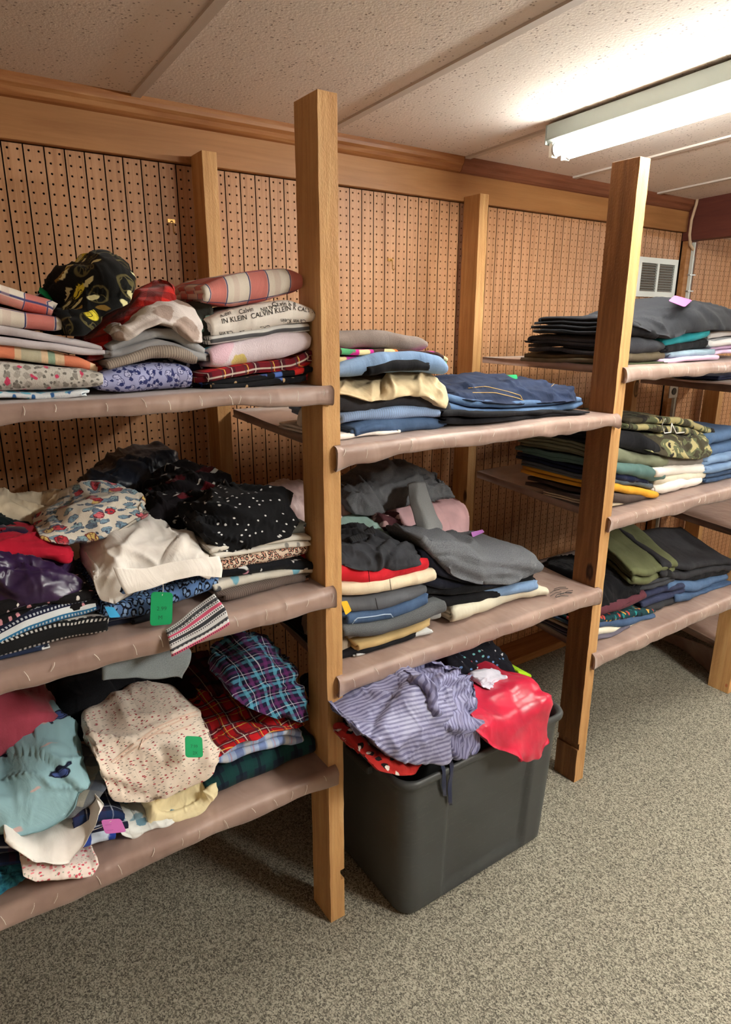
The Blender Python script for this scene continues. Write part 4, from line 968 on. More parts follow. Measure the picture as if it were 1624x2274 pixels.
heap('tartan_nightshirt', 'red tartan flannel nightshirt under the purple and teal plaid', 'nightshirt', f('tartan'), Y3 - 0.02, [(460, 1630, 1690), (480, 1590, 1690), (520, 1568, 1655), (580, 1566, 1636), (640, 1572, 1620), (699, 1586, 1618)], amp=0.010, freq=10, depth=0.3, group=g)
heap('plaid_pajamas', 'purple, navy and teal plaid pyjamas crumpled on top of the red tartan', 'pajamas', f('purpleteal', plaid((28, 28, 54), [(0, 0.042, 0.1, 0.008, (96, 176, 200), 0.6), (1, 0.042, 0.3, 0.008, (90, 166, 195), 0.55), (0, 0.042, 0.55, 0.008, (104, 40, 100), 0.6), (1, 0.042, 0.75, 0.008, (104, 40, 100), 0.5), (0, 0.042, 0.8, 0.0012, (220, 220, 230), 0.8), (1, 0.042, 0.05, 0.0012, (220, 220, 230), 0.8)])), Y3 - 0.025,
     [(512, 1490, 1560), (540, 1424, 1582), (580, 1424, 1590), (630, 1448, 1598), (670, 1480, 1602), (702, 1560, 1602)], amp=0.016, freq=12, ang=1.2, group=g)
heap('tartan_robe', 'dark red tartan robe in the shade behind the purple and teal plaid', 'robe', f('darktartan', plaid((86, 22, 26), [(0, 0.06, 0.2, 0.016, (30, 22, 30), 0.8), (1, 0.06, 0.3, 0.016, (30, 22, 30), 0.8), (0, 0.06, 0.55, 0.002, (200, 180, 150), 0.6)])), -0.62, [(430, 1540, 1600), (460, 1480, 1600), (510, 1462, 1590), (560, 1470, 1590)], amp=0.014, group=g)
heap('black_sweater', 'large black sweater filling the shade behind the cream floral robe', 'sweater', f('black_wool'), -0.58, [(130, 1540, 1660), (200, 1480, 1650), (300, 1470, 1640), (400, 1470, 1630), (460, 1500, 1610)], depth=0.34, amp=0.02, freq=7, group=g)
o = heap('floral_robe', 'cream robe with tiny red flower sprigs, green tag lying on it', 'robe', f('sprigs', layers((238, 222, 206), [(75, 0.2, (176, 70, 74), 0.35, 0.4, 1, (1, 1.6, 1)), (75, 0.17, (110, 104, 90), 0.5, 0.3, 1, (1, 3, 1))])), Y3 - 0.03,
     [(200, 1640, 1720), (228, 1602, 1800), (270, 1578, 1800), (320, 1556, 1792), (370, 1544, 1776), (420, 1546, 1756), (460, 1572, 1738), (485, 1620, 1722), (500, 1664, 1705)], amp=0.018, freq=8, ang=0.8, depth=0.34, group=g)
price_tag(o, [(411, 1634, -0.845), (449, 1636, -0.845), (451, 1682, -0.86), (412, 1682, -0.86)], 'green', [('7.99', 0.5, 0.55, 0.010), ('2X', 0.55, 0.86, 0.010)])
M_PIPE = simple('cream_piping', (226, 196, 176), 0.8)
stitch(o, [(248, 1692), (300, 1650), (350, 1614), (400, 1592), (438, 1580)], -0.8, 0.0022, M_PIPE, 'piping')
stitch(o, [(256, 1694), (308, 1656), (356, 1620), (404, 1598), (440, 1588)], -0.8, 0.0018, M_PIPE, 'piping')
stitch(o, [(310, 1664), (318, 1640), (340, 1630), (380, 1626), (420, 1612)], -0.8, 0.0018, M_PIPE, 'piping')
heap('cotton_nightgown', 'pale yellow cotton with ruffled hem poking out below the floral robe', 'nightgown', f('paleyellow', solid((228, 214, 172), 0.05)), Y3 - 0.035, [(322, 1770, 1848), (350, 1752, 1848), (390, 1742, 1838), (430, 1732, 1812), (470, 1712, 1786), (494, 1722, 1768)], amp=0.014, freq=16, depth=0.2, group=g)
heap('teal_floral_shirt', 'white cotton with teal floral print at the shelf edge below the pale yellow cotton', 'shirt', f('tealfloral', layers((222, 224, 220), [(30, 0.34, [(150, 180, 192), (120, 160, 180)], 0.5, 0.7)])), Y3 - 0.035, [(264, 1806, 1858), (285, 1798, 1878), (330, 1800, 1872), (380, 1814, 1858), (404, 1826, 1850)], amp=0.008, depth=0.2, group=g)
heap('maroon_sweatshirt', 'dusty maroon fleece sweatshirt behind the light blue pyjamas', 'sweatshirt', f('maroon', solid((160, 68, 84), 0.1), 'fleece'), -0.66, [(-60, 1516, 1700), (0, 1510, 1690), (60, 1512, 1676), (110, 1530, 1656), (145, 1584, 1640), (158, 1600, 1632)], amp=0.012, freq=6, group=g)
o = heap('light_blue_pajamas', 'light blue pyjamas with scattered navy blotches on the white cotton', 'pajamas', f('aqua', layers((150, 188, 196), [(12, 0.22, [(60, 76, 136), (72, 90, 150)], 0.45, 0.8, 1, (1, 1, 1), (26, 30, 50)), (11, 0.12, (206, 176, 172), 0.35, 0.5, 1, (1, 2, 1))]), 'cotton'), Y3 - 0.035,
     [(-60, 1720, 1890), (-10, 1690, 1880), (40, 1650, 1870), (90, 1630, 1852), (140, 1622, 1826), (190, 1640, 1780), (228, 1690, 1750)], amp=0.016, freq=8, depth=0.34, group=g)
heap('grey_plaid_fleece', 'grey and navy blurred plaid fleece beside the light blue pyjamas', 'fleece', f('blurplaid', plaid((150, 146, 134), [(0, 0.07, 0.1, 0.03, (60, 72, 92), 0.7), (1, 0.07, 0.3, 0.03, (60, 72, 92), 0.7)], 0.6), 'fleece'), Y3 - 0.02, [(120, 1760, 1830), (160, 1710, 1810), (205, 1690, 1792), (246, 1700, 1760)], amp=0.008, depth=0.25, group=g)
heap('white_tee', 'white cotton tee slumped across the navy plaid at the shelf edge', 'shirt', f('white'), Y3 - 0.075, [(2, 1858, 1890), (45, 1840, 1904), (95, 1814, 1922), (150, 1786, 1926), (195, 1764, 1880), (236, 1758, 1806)], amp=0.009, freq=7, depth=0.26, hang=True, group=g)
nv = f('navygrid', plaid((30, 34, 56), [(0, 0.045, 0.1, 0.002, (190, 196, 210), 0.8), (1, 0.045, 0.3, 0.002, (190, 196, 210), 0.8), (0, 0.045, 0.5, 0.012, (60, 30, 50), 0.6), (1, 0.045, 0.7, 0.012, (26, 52, 96), 0.6)]))
fold('navy_plaid_pants', 'navy plaid pants with thin white lines under the white tee', 'pants', nv, Y3 - 0.045, [(-60, 1880, 1960), (0, 1880, 1950), (50, 1884, 1942), (112, 1902, 1934)], k=2, amp=0.006, group=g)
o = fold('navy_plaid_shirt', 'navy plaid shirt with a pink tag beside the teal floral cotton', 'shirt', nv, Y3 - 0.03, [(176, 1806, 1880), (215, 1800, 1866), (255, 1806, 1860), (276, 1820, 1856)], k=2, amp=0.006, depth=0.2, group=g)
price_tag(o, [(224, 1821, -0.86), (268, 1818, -0.86), (281, 1847, -0.865), (234, 1852, -0.865)], 'pink', [('-----', 0.27, 0.42, 0.008), ('-----', 0.27, 0.8, 0.008)], ink=M_INKP, string=(200, 1846, -0.85))
fold('blue_floral_shorts', 'bright blue and white cotton folded above the pink floral nightgown', 'shorts', f('brightblue', layers((40, 66, 150), [(20, 0.36, (200, 214, 232), 0.5, 0.6)])), Y3 - 0.05, [(164, 1866, 1898), (210, 1862, 1890), (262, 1858, 1880)], k=1, depth=0.2, group=g)
heap('pink_floral_nightgown', 'white nightgown with small pink flowers at the very edge of the shelf', 'nightgown', f('pinkfloral', layers((228, 212, 202), [(120, 0.3, [(208, 88, 100), (222, 130, 136)], 0.5, 0.4), (130, 0.16, (150, 160, 140), 0.4, 0.4)])), -0.885, [(38, 1934, 1962), (70, 1924, 1968), (120, 1906, 1966), (170, 1888, 1954), (210, 1880, 1946), (232, 1884, 1930)], amp=0.008, freq=9, depth=0.2, hang=True, group=g)
heap('teal_scarf', 'teal yarn scarf half off the frame beside the pink floral nightgown', 'scarf', f('tealyarn', heather((24, 70, 96), (52, 130, 150), 160), 'knit'), Y3 - 0.05, [(-70, 1940, 2000), (-20, 1925, 1990), (20, 1930, 1980), (44, 1950, 1972)], amp=0.012, freq=20, depth=0.18, group=g)
# ================================================================== bay 2, upper shelf
g = 'jeans and pants on the shelf above the red trousers'; Y4 = -0.80
LIM.update(x=(0.496, 1.468), z=1.332)
fold('white_pants', 'white cotton pants lying flat at the bottom of the stack under the mid-blue jeans', 'pants', f('white'), Y4, [(700, 966, 990), (760, 962, 985), (830, 958, 980), (884, 954, 974)], k=1, group=g)
heap('white_shirt', 'white shirt bunched against the pine post beside the mid-blue jeans', 'shirt', f('white'), Y4 + 0.05, [(690, 905, 975), (740, 900, 975), (780, 908, 970), (802, 930, 965)], depth=0.2, amp=0.006, group=g)
fold('blue_jeans', 'mid-blue jeans folded above the white pants', 'jeans', f('denim'), Y4 - 0.01, [(790, 946, 984), (840, 932, 978), (920, 924, 966), (980, 926, 956), (1003, 934, 948)], roll=True, group=g)
fold('ribbed_sweatpants', 'light blue sweatpants with ribbed waistband above the mid-blue jeans', 'pants', f('ltblue_rib', ribs((150, 176, 216), 0.006, 0.86), 'knit'), Y4 - 0.005, [(770, 924, 948), (830, 906, 938), (900, 898, 932), (984, 910, 930)], k=1, amp=0.006, group=g)
fold('black_jeans', 'washed black jeans folded below the khaki pants', 'jeans', f('black_denim'), Y4, [(690, 880, 915), (760, 872, 914), (830, 874, 918), (900, 866, 906), (960, 872, 922), (1005, 886, 936)], roll=True, amp=0.006, group=g)
heap('khaki_pants', 'cream khaki pants crumpled over the black jeans', 'pants', f('khaki'), Y4 - 0.02, [(740, 846, 874), (770, 838, 880), (810, 832, 892), (850, 824, 890), (900, 816, 878), (950, 820, 878), (990, 842, 898), (1014, 872, 906)], amp=0.012, freq=12, ang=-0.7, terr=1.5, depth=0.3, group=g)
fold('light_jeans', 'light blue jeans with a dark lining folded under the tropical print', 'jeans', f('pale_denim'), Y4 + 0.0, [(752, 812, 842), (800, 796, 840), (850, 784, 836), (920, 780, 832), (975, 790, 836), (990, 806, 834)], roll=True, amp=0.007, group=g)
fold('black_pants', 'black pants tucked inside the fold of the light blue jeans', 'pants', f('black'), Y4 - 0.03, [(830, 812, 836), (880, 800, 832), (940, 798, 828), (966, 806, 828)], k=1, depth=0.15, amp=0.006, group=g)
fold('tropical_pants', 'magenta and green tropical print pants under the taupe trousers', 'pants', f('tropical', layers((70, 46, 40), [(16, 0.4, [(206, 50, 150), (190, 60, 160), (220, 120, 60)], 0.6, 0.5), (18, 0.34, [(80, 160, 110), (226, 210, 160)], 0.6, 0.6, 1, (1, 1.8, 1))])), Y4 + 0.01, [(690, 772, 815), (760, 770, 814), (820, 772, 800), (900, 774, 790), (968, 780, 796), (990, 790, 810)], k=2, group=g)
fold('taupe_trousers', 'taupe trousers on top of the stack above the tropical print', 'trousers', f('taupe', heather((122, 110, 104), (140, 128, 122)), 'wool'), Y4 + 0.015, [(690, 738, 772), (760, 736, 774), (820, 734, 776), (890, 738, 778), (940, 744, 778), (958, 754, 774)], roll=True, amp=0.007, group=g)
fold('black_pants', 'black pants at the bottom of the stack under the dark indigo jeans', 'pants', f('black'), Y4 - 0.01, [(990, 906, 942), (1080, 912, 952), (1180, 914, 948), (1260, 912, 942), (1300, 916, 938)], k=2, amp=0.007, group=g)
fold('blue_jeans', 'bright blue jeans folded between the dark indigo jeans and black pants', 'jeans', f('denim2', denim((58, 80, 112), (96, 122, 154)), 'denim'), Y4, [(996, 872, 912), (1060, 884, 924), (1140, 890, 926), (1230, 888, 920), (1290, 884, 914), (1307, 888, 904)], k=2, amp=0.007, jit=0.015, group=g)
o = heap('indigo_jeans', 'dark indigo jeans with tan stitching and a green tag, top of the stack', 'jeans', f('dark_denim'), Y4, [(1020, 856, 888), (1050, 842, 894), (1110, 836, 898), (1170, 838, 900), (1230, 846, 896), (1290, 866, 892), (1316, 878, 892)], amp=0.009, freq=11, ang=-0.3, terr=1.4, sq=0.45, depth=0.34, group=g)
price_tag(o, [(1112, 834, -0.62), (1148, 832, -0.62), (1150, 842, -0.66), (1108, 842, -0.66)], 'green')
stitch(o, [(1040, 862), (1080, 858), (1130, 870), (1156, 878), (1160, 886)], -0.78)
stitch(o, [(1050, 872), (1100, 872), (1150, 884), (1170, 892)], -0.78)
stitch(o, [(1225, 858), (1238, 846)], -0.7)
heap('black_shorts', 'black shorts wedged between the khaki pants and dark indigo jeans', 'shorts', f('black'), Y4 + 0.1, [(990, 856, 900), (1010, 850, 900), (1036, 860, 895)], depth=0.15, amp=0.006, group=g)
# ================================================================== bay 2, lower shelf
g = 'trousers on the shelf above the tote'; Y5 = -0.795
LIM.update(x=(0.496, 1.468), z=0.757)
def S5(n, l, c, m, st, **k): return fold(n, l, c, m, k.pop('yf', Y5), st, group=g, **k)
S5('white_pants', 'pale grey-white pants lying on the shelf, lowest under the black and tan pants', 'pants', f('palegrey', solid((196, 198, 198), 0.04)), [(786, 1460, 1474), (850, 1440, 1456), (900, 1422, 1440), (962, 1390, 1418)], k=1, yf=Y5 - 0.01)
S5('black_pants', 'black pants under the tan pants at the bottom of the red trouser stack', 'pants', f('black'), [(720, 1462, 1500), (760, 1452, 1486), (830, 1432, 1462), (900, 1412, 1438), (938, 1398, 1420)], k=1)
S5('tan_pants', 'tan cotton pants above the black pants in the red trouser stack', 'pants', f('tan', solid((190, 164, 116), 0.06)), [(796, 1428, 1454), (860, 1412, 1434), (920, 1394, 1414), (964, 1376, 1396)], k=1, yf=Y5 - 0.01)
S5('grey_sweatpants', 'light grey sweatpants above the tan pants', 'pants', f('grey_l', heather((136, 136, 136), (160, 160, 160)), 'knit'), [(790, 1410, 1430), (860, 1396, 1414), (930, 1376, 1396), (984, 1362, 1384)], k=1)
S5('grey_slacks', 'dark heather grey slacks below the blue jeans with a pale hem', 'slacks', f('dkheather', heather((74, 76, 80), (104, 106, 108)), 'wool'), [(770, 1392, 1424), (840, 1388, 1416), (900, 1366, 1398), (950, 1342, 1382), (987, 1332, 1366)], roll=True, yf=Y5 - 0.01)
o = S5('blue_jeans', 'blue jeans with a pale frayed hem, folded below grey trousers', 'jeans', f('denim'), [(780, 1366, 1400), (830, 1364, 1396), (880, 1350, 1386), (930, 1334, 1366), (958, 1324, 1346)], k=1, yf=Y5 - 0.015)
M_HEM = simple('pale_denim_hem', (168, 186, 206), 0.9)
stitch(o, [(782, 1385), (792, 1373), (830, 1369), (866, 1362), (876, 1374), (864, 1389), (850, 1382), (822, 1388), (796, 1395), (782, 1387)], -0.81, 0.0018, M_HEM, 'hem')
o = S5('grey_trousers', 'steel grey trousers folded below the cream pants', 'trousers', f('steel', solid((96, 98, 104), 0.06)), [(740, 1330, 1366), (790, 1330, 1368), (850, 1324, 1364), (910, 1310, 1344), (957, 1296, 1330)], roll=True, amp=0.006, yf=Y5 - 0.005)
seam(o, (834, 1328), (842, 1364))
o = S5('cream_pants', 'cream pants folded directly below the red trousers', 'pants', f('cream'), [(730, 1298, 1332), (780, 1298, 1330), (840, 1290, 1324), (900, 1280, 1310), (968, 1264, 1300)], k=1, yf=Y5 - 0.01)
seam(o, (866, 1286), (870, 1318))
o = S5('red_trousers', 'bright red cotton trousers in the middle of the stack', 'trousers', f('redpants', solid((196, 34, 46), 0.06)), [(730, 1256, 1296), (780, 1258, 1300), (840, 1262, 1300), (900, 1250, 1284), (957, 1234, 1274)], roll=True, yf=Y5)
seam(o, (818, 1262), (822, 1298))
o = heap('charcoal_joggers', 'charcoal joggers with gathered elastic waist on top of the red trousers', 'pants', f('char3', solid((56, 57, 62), 0.12)), Y5, [(745, 1212, 1260), (780, 1184, 1266), (820, 1172, 1268), (860, 1182, 1266), (905, 1202, 1258), (948, 1232, 1250)], amp=0.011, freq=12, ang=0.6, terr=1.5, depth=0.3, group=g)
sheet('waistband', f('char_rib', ribs((52, 53, 58), 0.009, 0.6)), [[(775, 1196, -0.66), (800, 1186, -0.64), (830, 1170, -0.63)], [(782, 1208, -0.70), (808, 1200, -0.69), (838, 1186, -0.68)]], th=0.008, n=12, amp=0.002, parent=o)
price_tag(o, [(757, 1336, -0.81), (771, 1334, -0.81), (781, 1356, -0.82), (768, 1366, -0.82)], 'yellow')
heap('mint_top', 'mint green top behind the charcoal joggers', 'top', f('mint', solid((176, 210, 202), 0.05)), -0.62, [(720, 1190, 1240), (770, 1164, 1240), (820, 1150, 1236), (870, 1160, 1236), (912, 1196, 1234)], depth=0.18, amp=0.008, group=g)
heap('beige_pants', 'beige pants drooping beside the tan pants by the pine post', 'pants', f('beige', solid((164, 148, 128), 0.06)), Y5 + 0.02, [(730, 1396, 1450), (764, 1394, 1450), (798, 1416, 1444)], depth=0.2, amp=0.006, group=g)
heap('satin_robe', 'pale pink satin robe piled behind the pine post, beside the mint top', 'robe', f('pinksatin', solid((214, 186, 184), 0.06), 'silk'), -0.5, [(600, 1100, 1260), (640, 1070, 1260), (700, 1076, 1260), (750, 1092, 1260), (785, 1115, 1260), (806, 1150, 1250)], depth=0.2, group=g)
heap('pink_sheets', 'pale pink cotton folded below the grey sweatshirt at the back of the shelf', 'shirt', f('pink', solid((226, 184, 188), 0.05)), -0.56, [(850, 1130, 1240), (900, 1110, 1240), (960, 1098, 1240), (1010, 1096, 1236), (1045, 1118, 1232), (1068, 1170, 1230)], depth=0.3, amp=0.008, freq=9, ang=0.1, group=g)
o = heap('grey_sweatshirt', 'dark grey sweatshirt heaped on the pale pink cotton, one sleeve hanging', 'sweatshirt', f('grey'), -0.54, [(782, 1080, 1142), (806, 1056, 1146), (860, 1034, 1136), (930, 1026, 1120), (990, 1042, 1110), (1032, 1080, 1106)], amp=0.018, freq=17, ang=0.2, terr=1.6, depth=0.26, group=g)
sheet('sleeve', f('grey_s', heather((126, 128, 130), (150, 152, 154)), 'knit'), [[(905, 1076, -0.56), (926, 1072, -0.57), (944, 1074, -0.56)], [(910, 1104, -0.61), (930, 1100, -0.635), (952, 1104, -0.615)], [(918, 1140, -0.64), (940, 1136, -0.665), (968, 1140, -0.64)], [(926, 1180, -0.66), (950, 1172, -0.685), (984, 1172, -0.66)], [(930, 1212, -0.665), (945, 1218, -0.68), (962, 1204, -0.67)]], th=0.006, amp=0.005, parent=o)
heap('maroon_floral_top', 'maroon print top between the mint top and pale pink cotton', 'top', f('maroonfl', layers((86, 50, 56), [(30, 0.3, (196, 160, 160), 0.5, 0.5)])), -0.6, [(850, 1140, 1200), (880, 1130, 1200), (904, 1150, 1196)], depth=0.12, amp=0.008, group=g)
fold('khaki_pants', 'pale khaki pants rolled at the bottom of the stack under the pale denim', 'pants', f('palekhaki', solid((212, 206, 186), 0.04)), Y5 - 0.01, [(1010, 1352, 1390), (1075, 1336, 1384), (1130, 1320, 1372), (1180, 1304, 1346), (1219, 1304, 1334)], roll=True, amp=0.006, group=g)
fold('denim_shorts', 'pale denim peeking out above the pale khaki pants', 'shorts', f('pale_denim'), Y5 + 0.005, [(1022, 1334, 1356), (1100, 1308, 1332), (1192, 1292, 1312)], k=1, group=g)
fold('black_trousers', 'black trousers folded below the dark navy pants', 'trousers', f('black_wool'), Y5 + 0.005, [(930, 1300, 1360), (1000, 1306, 1356), (1060, 1296, 1342), (1130, 1286, 1324), (1196, 1278, 1302)], k=2, depth=0.3, group=g)
fold('navy_pants', 'dark navy pants below the grey dress trousers', 'pants', f('navy2', solid((20, 22, 34), 0.2)), Y5 + 0.01, [(930, 1208, 1304), (985, 1258, 1312), (1050, 1292, 1306), (1130, 1288, 1294), (1170, 1280, 1288)], k=2, depth=0.3, amp=0.007, group=g)
o = heap('dress_trousers', 'grey wool dress trousers draped on the navy pants, mauve tag behind', 'trousers', f('dress', heather((84, 86, 92), (116, 118, 122), 300), 'wool'), Y5 - 0.01, [(938, 1190, 1206), (970, 1178, 1240), (1010, 1198, 1284), (1060, 1204, 1298), (1110, 1200, 1298), (1150, 1204, 1292), (1190, 1228, 1280), (1222, 1256, 1268)], amp=0.013, freq=9, ang=1.3, depth=0.3, terr=1.2, fine=0.5, group=g)
price_tag(o, [(1046, 1182, -0.64), (1072, 1176, -0.64), (1076, 1182, -0.65), (1050, 1193, -0.65)], 'purple')
c0 = at(1235, 1322, -0.82); c0[2] = 0.762
hk = empty('hanger_clips', tuple(c0), 'small bundle of black plastic fasteners lying beside the pale khaki pants', 'fasteners')
rr = random.Random(4)
for i in range(9):
    a = np.array([rr.uniform(-0.03, 0.02), rr.uniform(-0.02, 0.03), 0.001 + i * 0.0008]); b = a + [rr.uniform(0.03, 0.06), rr.uniform(-0.02, 0.01), 0.0]
    MB().tube([a, (a + b) / 2 + [0, 0.003, 0.002], b], 0.001, 4).obj('plastic_loop', M_BLACK, hk)
# ================================================================== bay 3, upper shelf
g = 'trousers on the shelf with the pink tag'; Y6 = -0.80
LIM.update(x=(1.527, 2.52), z=1.468)
def S6(n, l, c, m, st, **k): return fold(n, l, c, m, k.pop('yf', Y6), st, group=g, **k)
S6('olive_pants', 'dark olive pants lying flat under the brown trousers, behind the rough brown post', 'pants', f('olive_d', solid((62, 66, 46), 0.1)), [(1330, 818, 836), (1400, 806, 820), (1478, 800, 812)], k=1, depth=0.42, endj=0.03)
S6('brown_trousers', 'olive brown trousers above the dark olive pants', 'trousers', f('olivebrown', solid((92, 82, 66), 0.1)), [(1330, 796, 820), (1400, 786, 808), (1450, 778, 804), (1486, 776, 800)], k=1, depth=0.38, amp=0.009, endj=0.035)
S6('charcoal_joggers', 'charcoal joggers with gathered legs above the olive brown trousers', 'pants', f('charcoal'), [(1330, 750, 796), (1400, 744, 790), (1450, 748, 788), (1484, 762, 784)], roll=True, depth=0.38, amp=0.010, endj=0.03)
S6('black_leggings', 'black leggings folded in many layers under the big charcoal trousers', 'leggings', f('black'), [(1330, 700, 752), (1400, 700, 748), (1440, 716, 748), (1470, 734, 752)], roll=True, depth=0.36, amp=0.011, endj=0.035)
S6('lilac_shirt', 'lilac shirt lying on the shelf edge under the blue-grey pants', 'shirt', f('lilac', solid((206, 180, 208), 0.05)), [(1474, 796, 812), (1540, 792, 808), (1600, 786, 800)], k=1)
S6('bluegrey_pants', 'blue-grey pants above the lilac shirt', 'pants', f('bluegrey', solid((136, 156, 170), 0.06)), [(1488, 784, 798), (1540, 778, 796), (1594, 772, 790)], k=1, yf=Y6 + 0.01)
S6('black_velvet_pants', 'black velvet pants between the teal and blue-grey pants', 'pants', f('black'), [(1482, 768, 784), (1530, 758, 782), (1586, 750, 774)], k=1, amp=0.007)
S6('teal_pants', 'teal pants under the big charcoal trousers', 'pants', f('teal', solid((40, 140, 150), 0.08)), [(1482, 752, 774), (1530, 738, 766), (1586, 726, 752)], k=1, amp=0.006)
o = heap('charcoal_trousers', 'big charcoal trousers on top of the stacks with a pink tag', 'trousers', f('char5', heather((38, 39, 43), (52, 53, 57)), 'wool'), Y6 - 0.01, [(1396, 700, 720), (1420, 680, 724), (1460, 664, 740), (1500, 662, 752), (1540, 672, 738), (1590, 684, 730), (1640, 700, 734), (1680, 716, 736)], amp=0.010, freq=8, ang=0.9, depth=0.34, group=g)
price_tag(o, [(1499, 656, -0.74), (1538, 667, -0.74), (1521, 682, -0.80), (1485, 668, -0.80)], 'pink')
S6('lilac_blouse', 'lilac blouse at the foot of the stack beside the lilac shirt', 'blouse', f('lilac'), [(1592, 770, 792), (1650, 764, 784), (1720, 756, 776)], k=2, yf=Y6 + 0.02)
S6('striped_blouse', 'white and grey striped blouse above the lilac blouse', 'blouse', f('whitestripe', stripes((214, 212, 212), (150, 152, 156), 0.02, 0.006, ax=1)), [(1584, 732, 774), (1640, 728, 768), (1720, 720, 760)], k=2, yf=Y6 + 0.02)
heap('cream_sweater', 'cream sweater behind the big charcoal trousers', 'sweater', f('cream'), -0.55, [(1590, 690, 735), (1640, 684, 735), (1700, 690, 735)], depth=0.2, amp=0.006, group=g)
# ================================================================== bay 3, middle shelf
g = 'trousers on the camouflage shelf'; Y7 = -0.80
LIM.update(x=(1.527, 2.52), z=1.0)
def S7(n, l, c, m, st, **k): return fold(n, l, c, m, k.pop('yf', Y7), st, group=g, **k)
S7('beige_pants', 'beige pants at the bottom of the stack below the dark brown pants', 'pants', f('beige2', solid((196, 180, 156), 0.06)), [(1310, 1122, 1150), (1365, 1118, 1142), (1440, 1112, 1126)], k=1)
S7('brown_pants', 'dark brown pants below the mustard pants', 'pants', f('darkbrown', solid((74, 62, 58), 0.1)), [(1310, 1098, 1126), (1365, 1094, 1122), (1420, 1100, 1124), (1468, 1102, 1124)], k=1, depth=0.36, yf=Y7 - 0.01)
S7('mustard_pants', 'mustard yellow pants in the middle of the stack', 'pants', f('mustard', solid((216, 158, 50), 0.06)), [(1310, 1074, 1100), (1365, 1074, 1096), (1420, 1080, 1100), (1467, 1090, 1108)], k=1, depth=0.38, yf=Y7 - 0.01)
S7('slate_pants', 'slate grey pants above the mustard pants', 'pants', f('slate', solid((86, 94, 102), 0.08)), [(1310, 1060, 1076), (1365, 1062, 1076), (1465, 1076, 1090)], k=1, depth=0.36, amp=0.009, endj=0.03)
S7('navy_pants', 'navy pants below the dusty teal pants', 'pants', f('navy'), [(1310, 1044, 1064), (1365, 1048, 1066), (1460, 1064, 1080)], k=1, depth=0.38, amp=0.009, endj=0.03)
S7('dusty_teal_pants', 'dusty teal pants below the sage pants', 'pants', f('dteal', solid((84, 112, 108), 0.08)), [(1310, 1022, 1048), (1365, 1028, 1050), (1420, 1030, 1060), (1460, 1038, 1074), (1476, 1050, 1072)], roll=True, depth=0.38, amp=0.010, endj=0.03)
S7('sage_pants', 'sage green pants below the black pants', 'pants', f('sage', solid((122, 126, 104), 0.08)), [(1310, 986, 1026), (1370, 990, 1030), (1430, 1004, 1036), (1492, 1012, 1038)], roll=True, depth=0.38, amp=0.010, endj=0.03)
S7('black_pants', 'black pants on top of the stack beside the camouflage trousers', 'pants', f('black'), [(1310, 944, 990), (1380, 948, 992), (1430, 962, 1006), (1478, 990, 1014)], roll=True, depth=0.38, amp=0.011, endj=0.03)
S7('brown_knit_pants', 'brown ribbed knit pants at the foot of the white stack', 'pants', f('brownknit', ribs((82, 70, 66), 0.008, 0.6), 'knit'), [(1466, 1104, 1122), (1520, 1094, 1114), (1574, 1078, 1100)], k=1)
S7('white_jeans', 'white jeans above the brown ribbed knit pants', 'jeans', f('white'), [(1466, 1080, 1106), (1520, 1066, 1104), (1570, 1058, 1084)], roll=True, yf=Y7 - 0.005)
S7('cream_jeans', 'cream jeans between two pairs of white jeans', 'jeans', f('offwhite', solid((220, 212, 192), 0.04)), [(1470, 1060, 1084), (1520, 1056, 1076), (1573, 1048, 1068)], k=1)
S7('white_jeans', 'white jeans under the grey pants below the camouflage trousers', 'jeans', f('white'), [(1460, 1036, 1066), (1520, 1034, 1062), (1574, 1028, 1056)], k=1)
S7('grey_pants', 'warm grey pants directly below the camouflage trousers', 'pants', f('warmgrey', solid((134, 128, 122), 0.06)), [(1478, 1010, 1040), (1530, 1014, 1040), (1577, 1008, 1036)], k=1)
cm = f('camo', camo([(70, 64, 50), (96, 100, 74), (176, 164, 118), (40, 36, 34)]))
heap('camo_trousers', 'camouflage trousers with drawcord, lower of two pairs', 'trousers', cm, Y7 - 0.01, [(1436, 960, 1000), (1470, 956, 1010), (1520, 958, 1016), (1560, 968, 1018), (1602, 980, 1012)], amp=0.010, freq=11, depth=0.3, group=g)
o = fold('camo_trousers', 'camouflage trousers with drawcord, upper of two pairs', 'trousers', cm, Y7 + 0.03, [(1400, 930, 956), (1450, 924, 956), (1510, 926, 966), (1560, 940, 976), (1596, 950, 976)], k=2, amp=0.010, depth=0.3, group=g)
MB().tube([at(*q) - np.array(o.location) for q in ((1478, 930, -0.785), (1470, 945, -0.79), (1476, 962, -0.795), (1490, 960, -0.795), (1492, 940, -0.79), (1502, 962, -0.795), (1520, 960, -0.795))], 0.0022, 6).obj('drawcord', f('white'), o, smooth=True)
S7('blue_jeans', 'blue jeans at the bottom of the stack beside the white jeans', 'jeans', f('denim'), [(1572, 1052, 1088), (1640, 1040, 1070), (1720, 1022, 1052)], k=2)
S7('light_jeans', 'faded blue jeans above the blue jeans beside the white jeans', 'jeans', f('pale_denim'), [(1578, 1016, 1054), (1640, 1004, 1042), (1720, 990, 1026)], k=2, yf=Y7 - 0.01)
S7('worn_jeans', 'worn blue jeans on top of the stack beside the camouflage trousers', 'jeans', f('denim2'), [(1584, 966, 1018), (1640, 954, 1008), (1720, 944, 994)], k=2, amp=0.007)
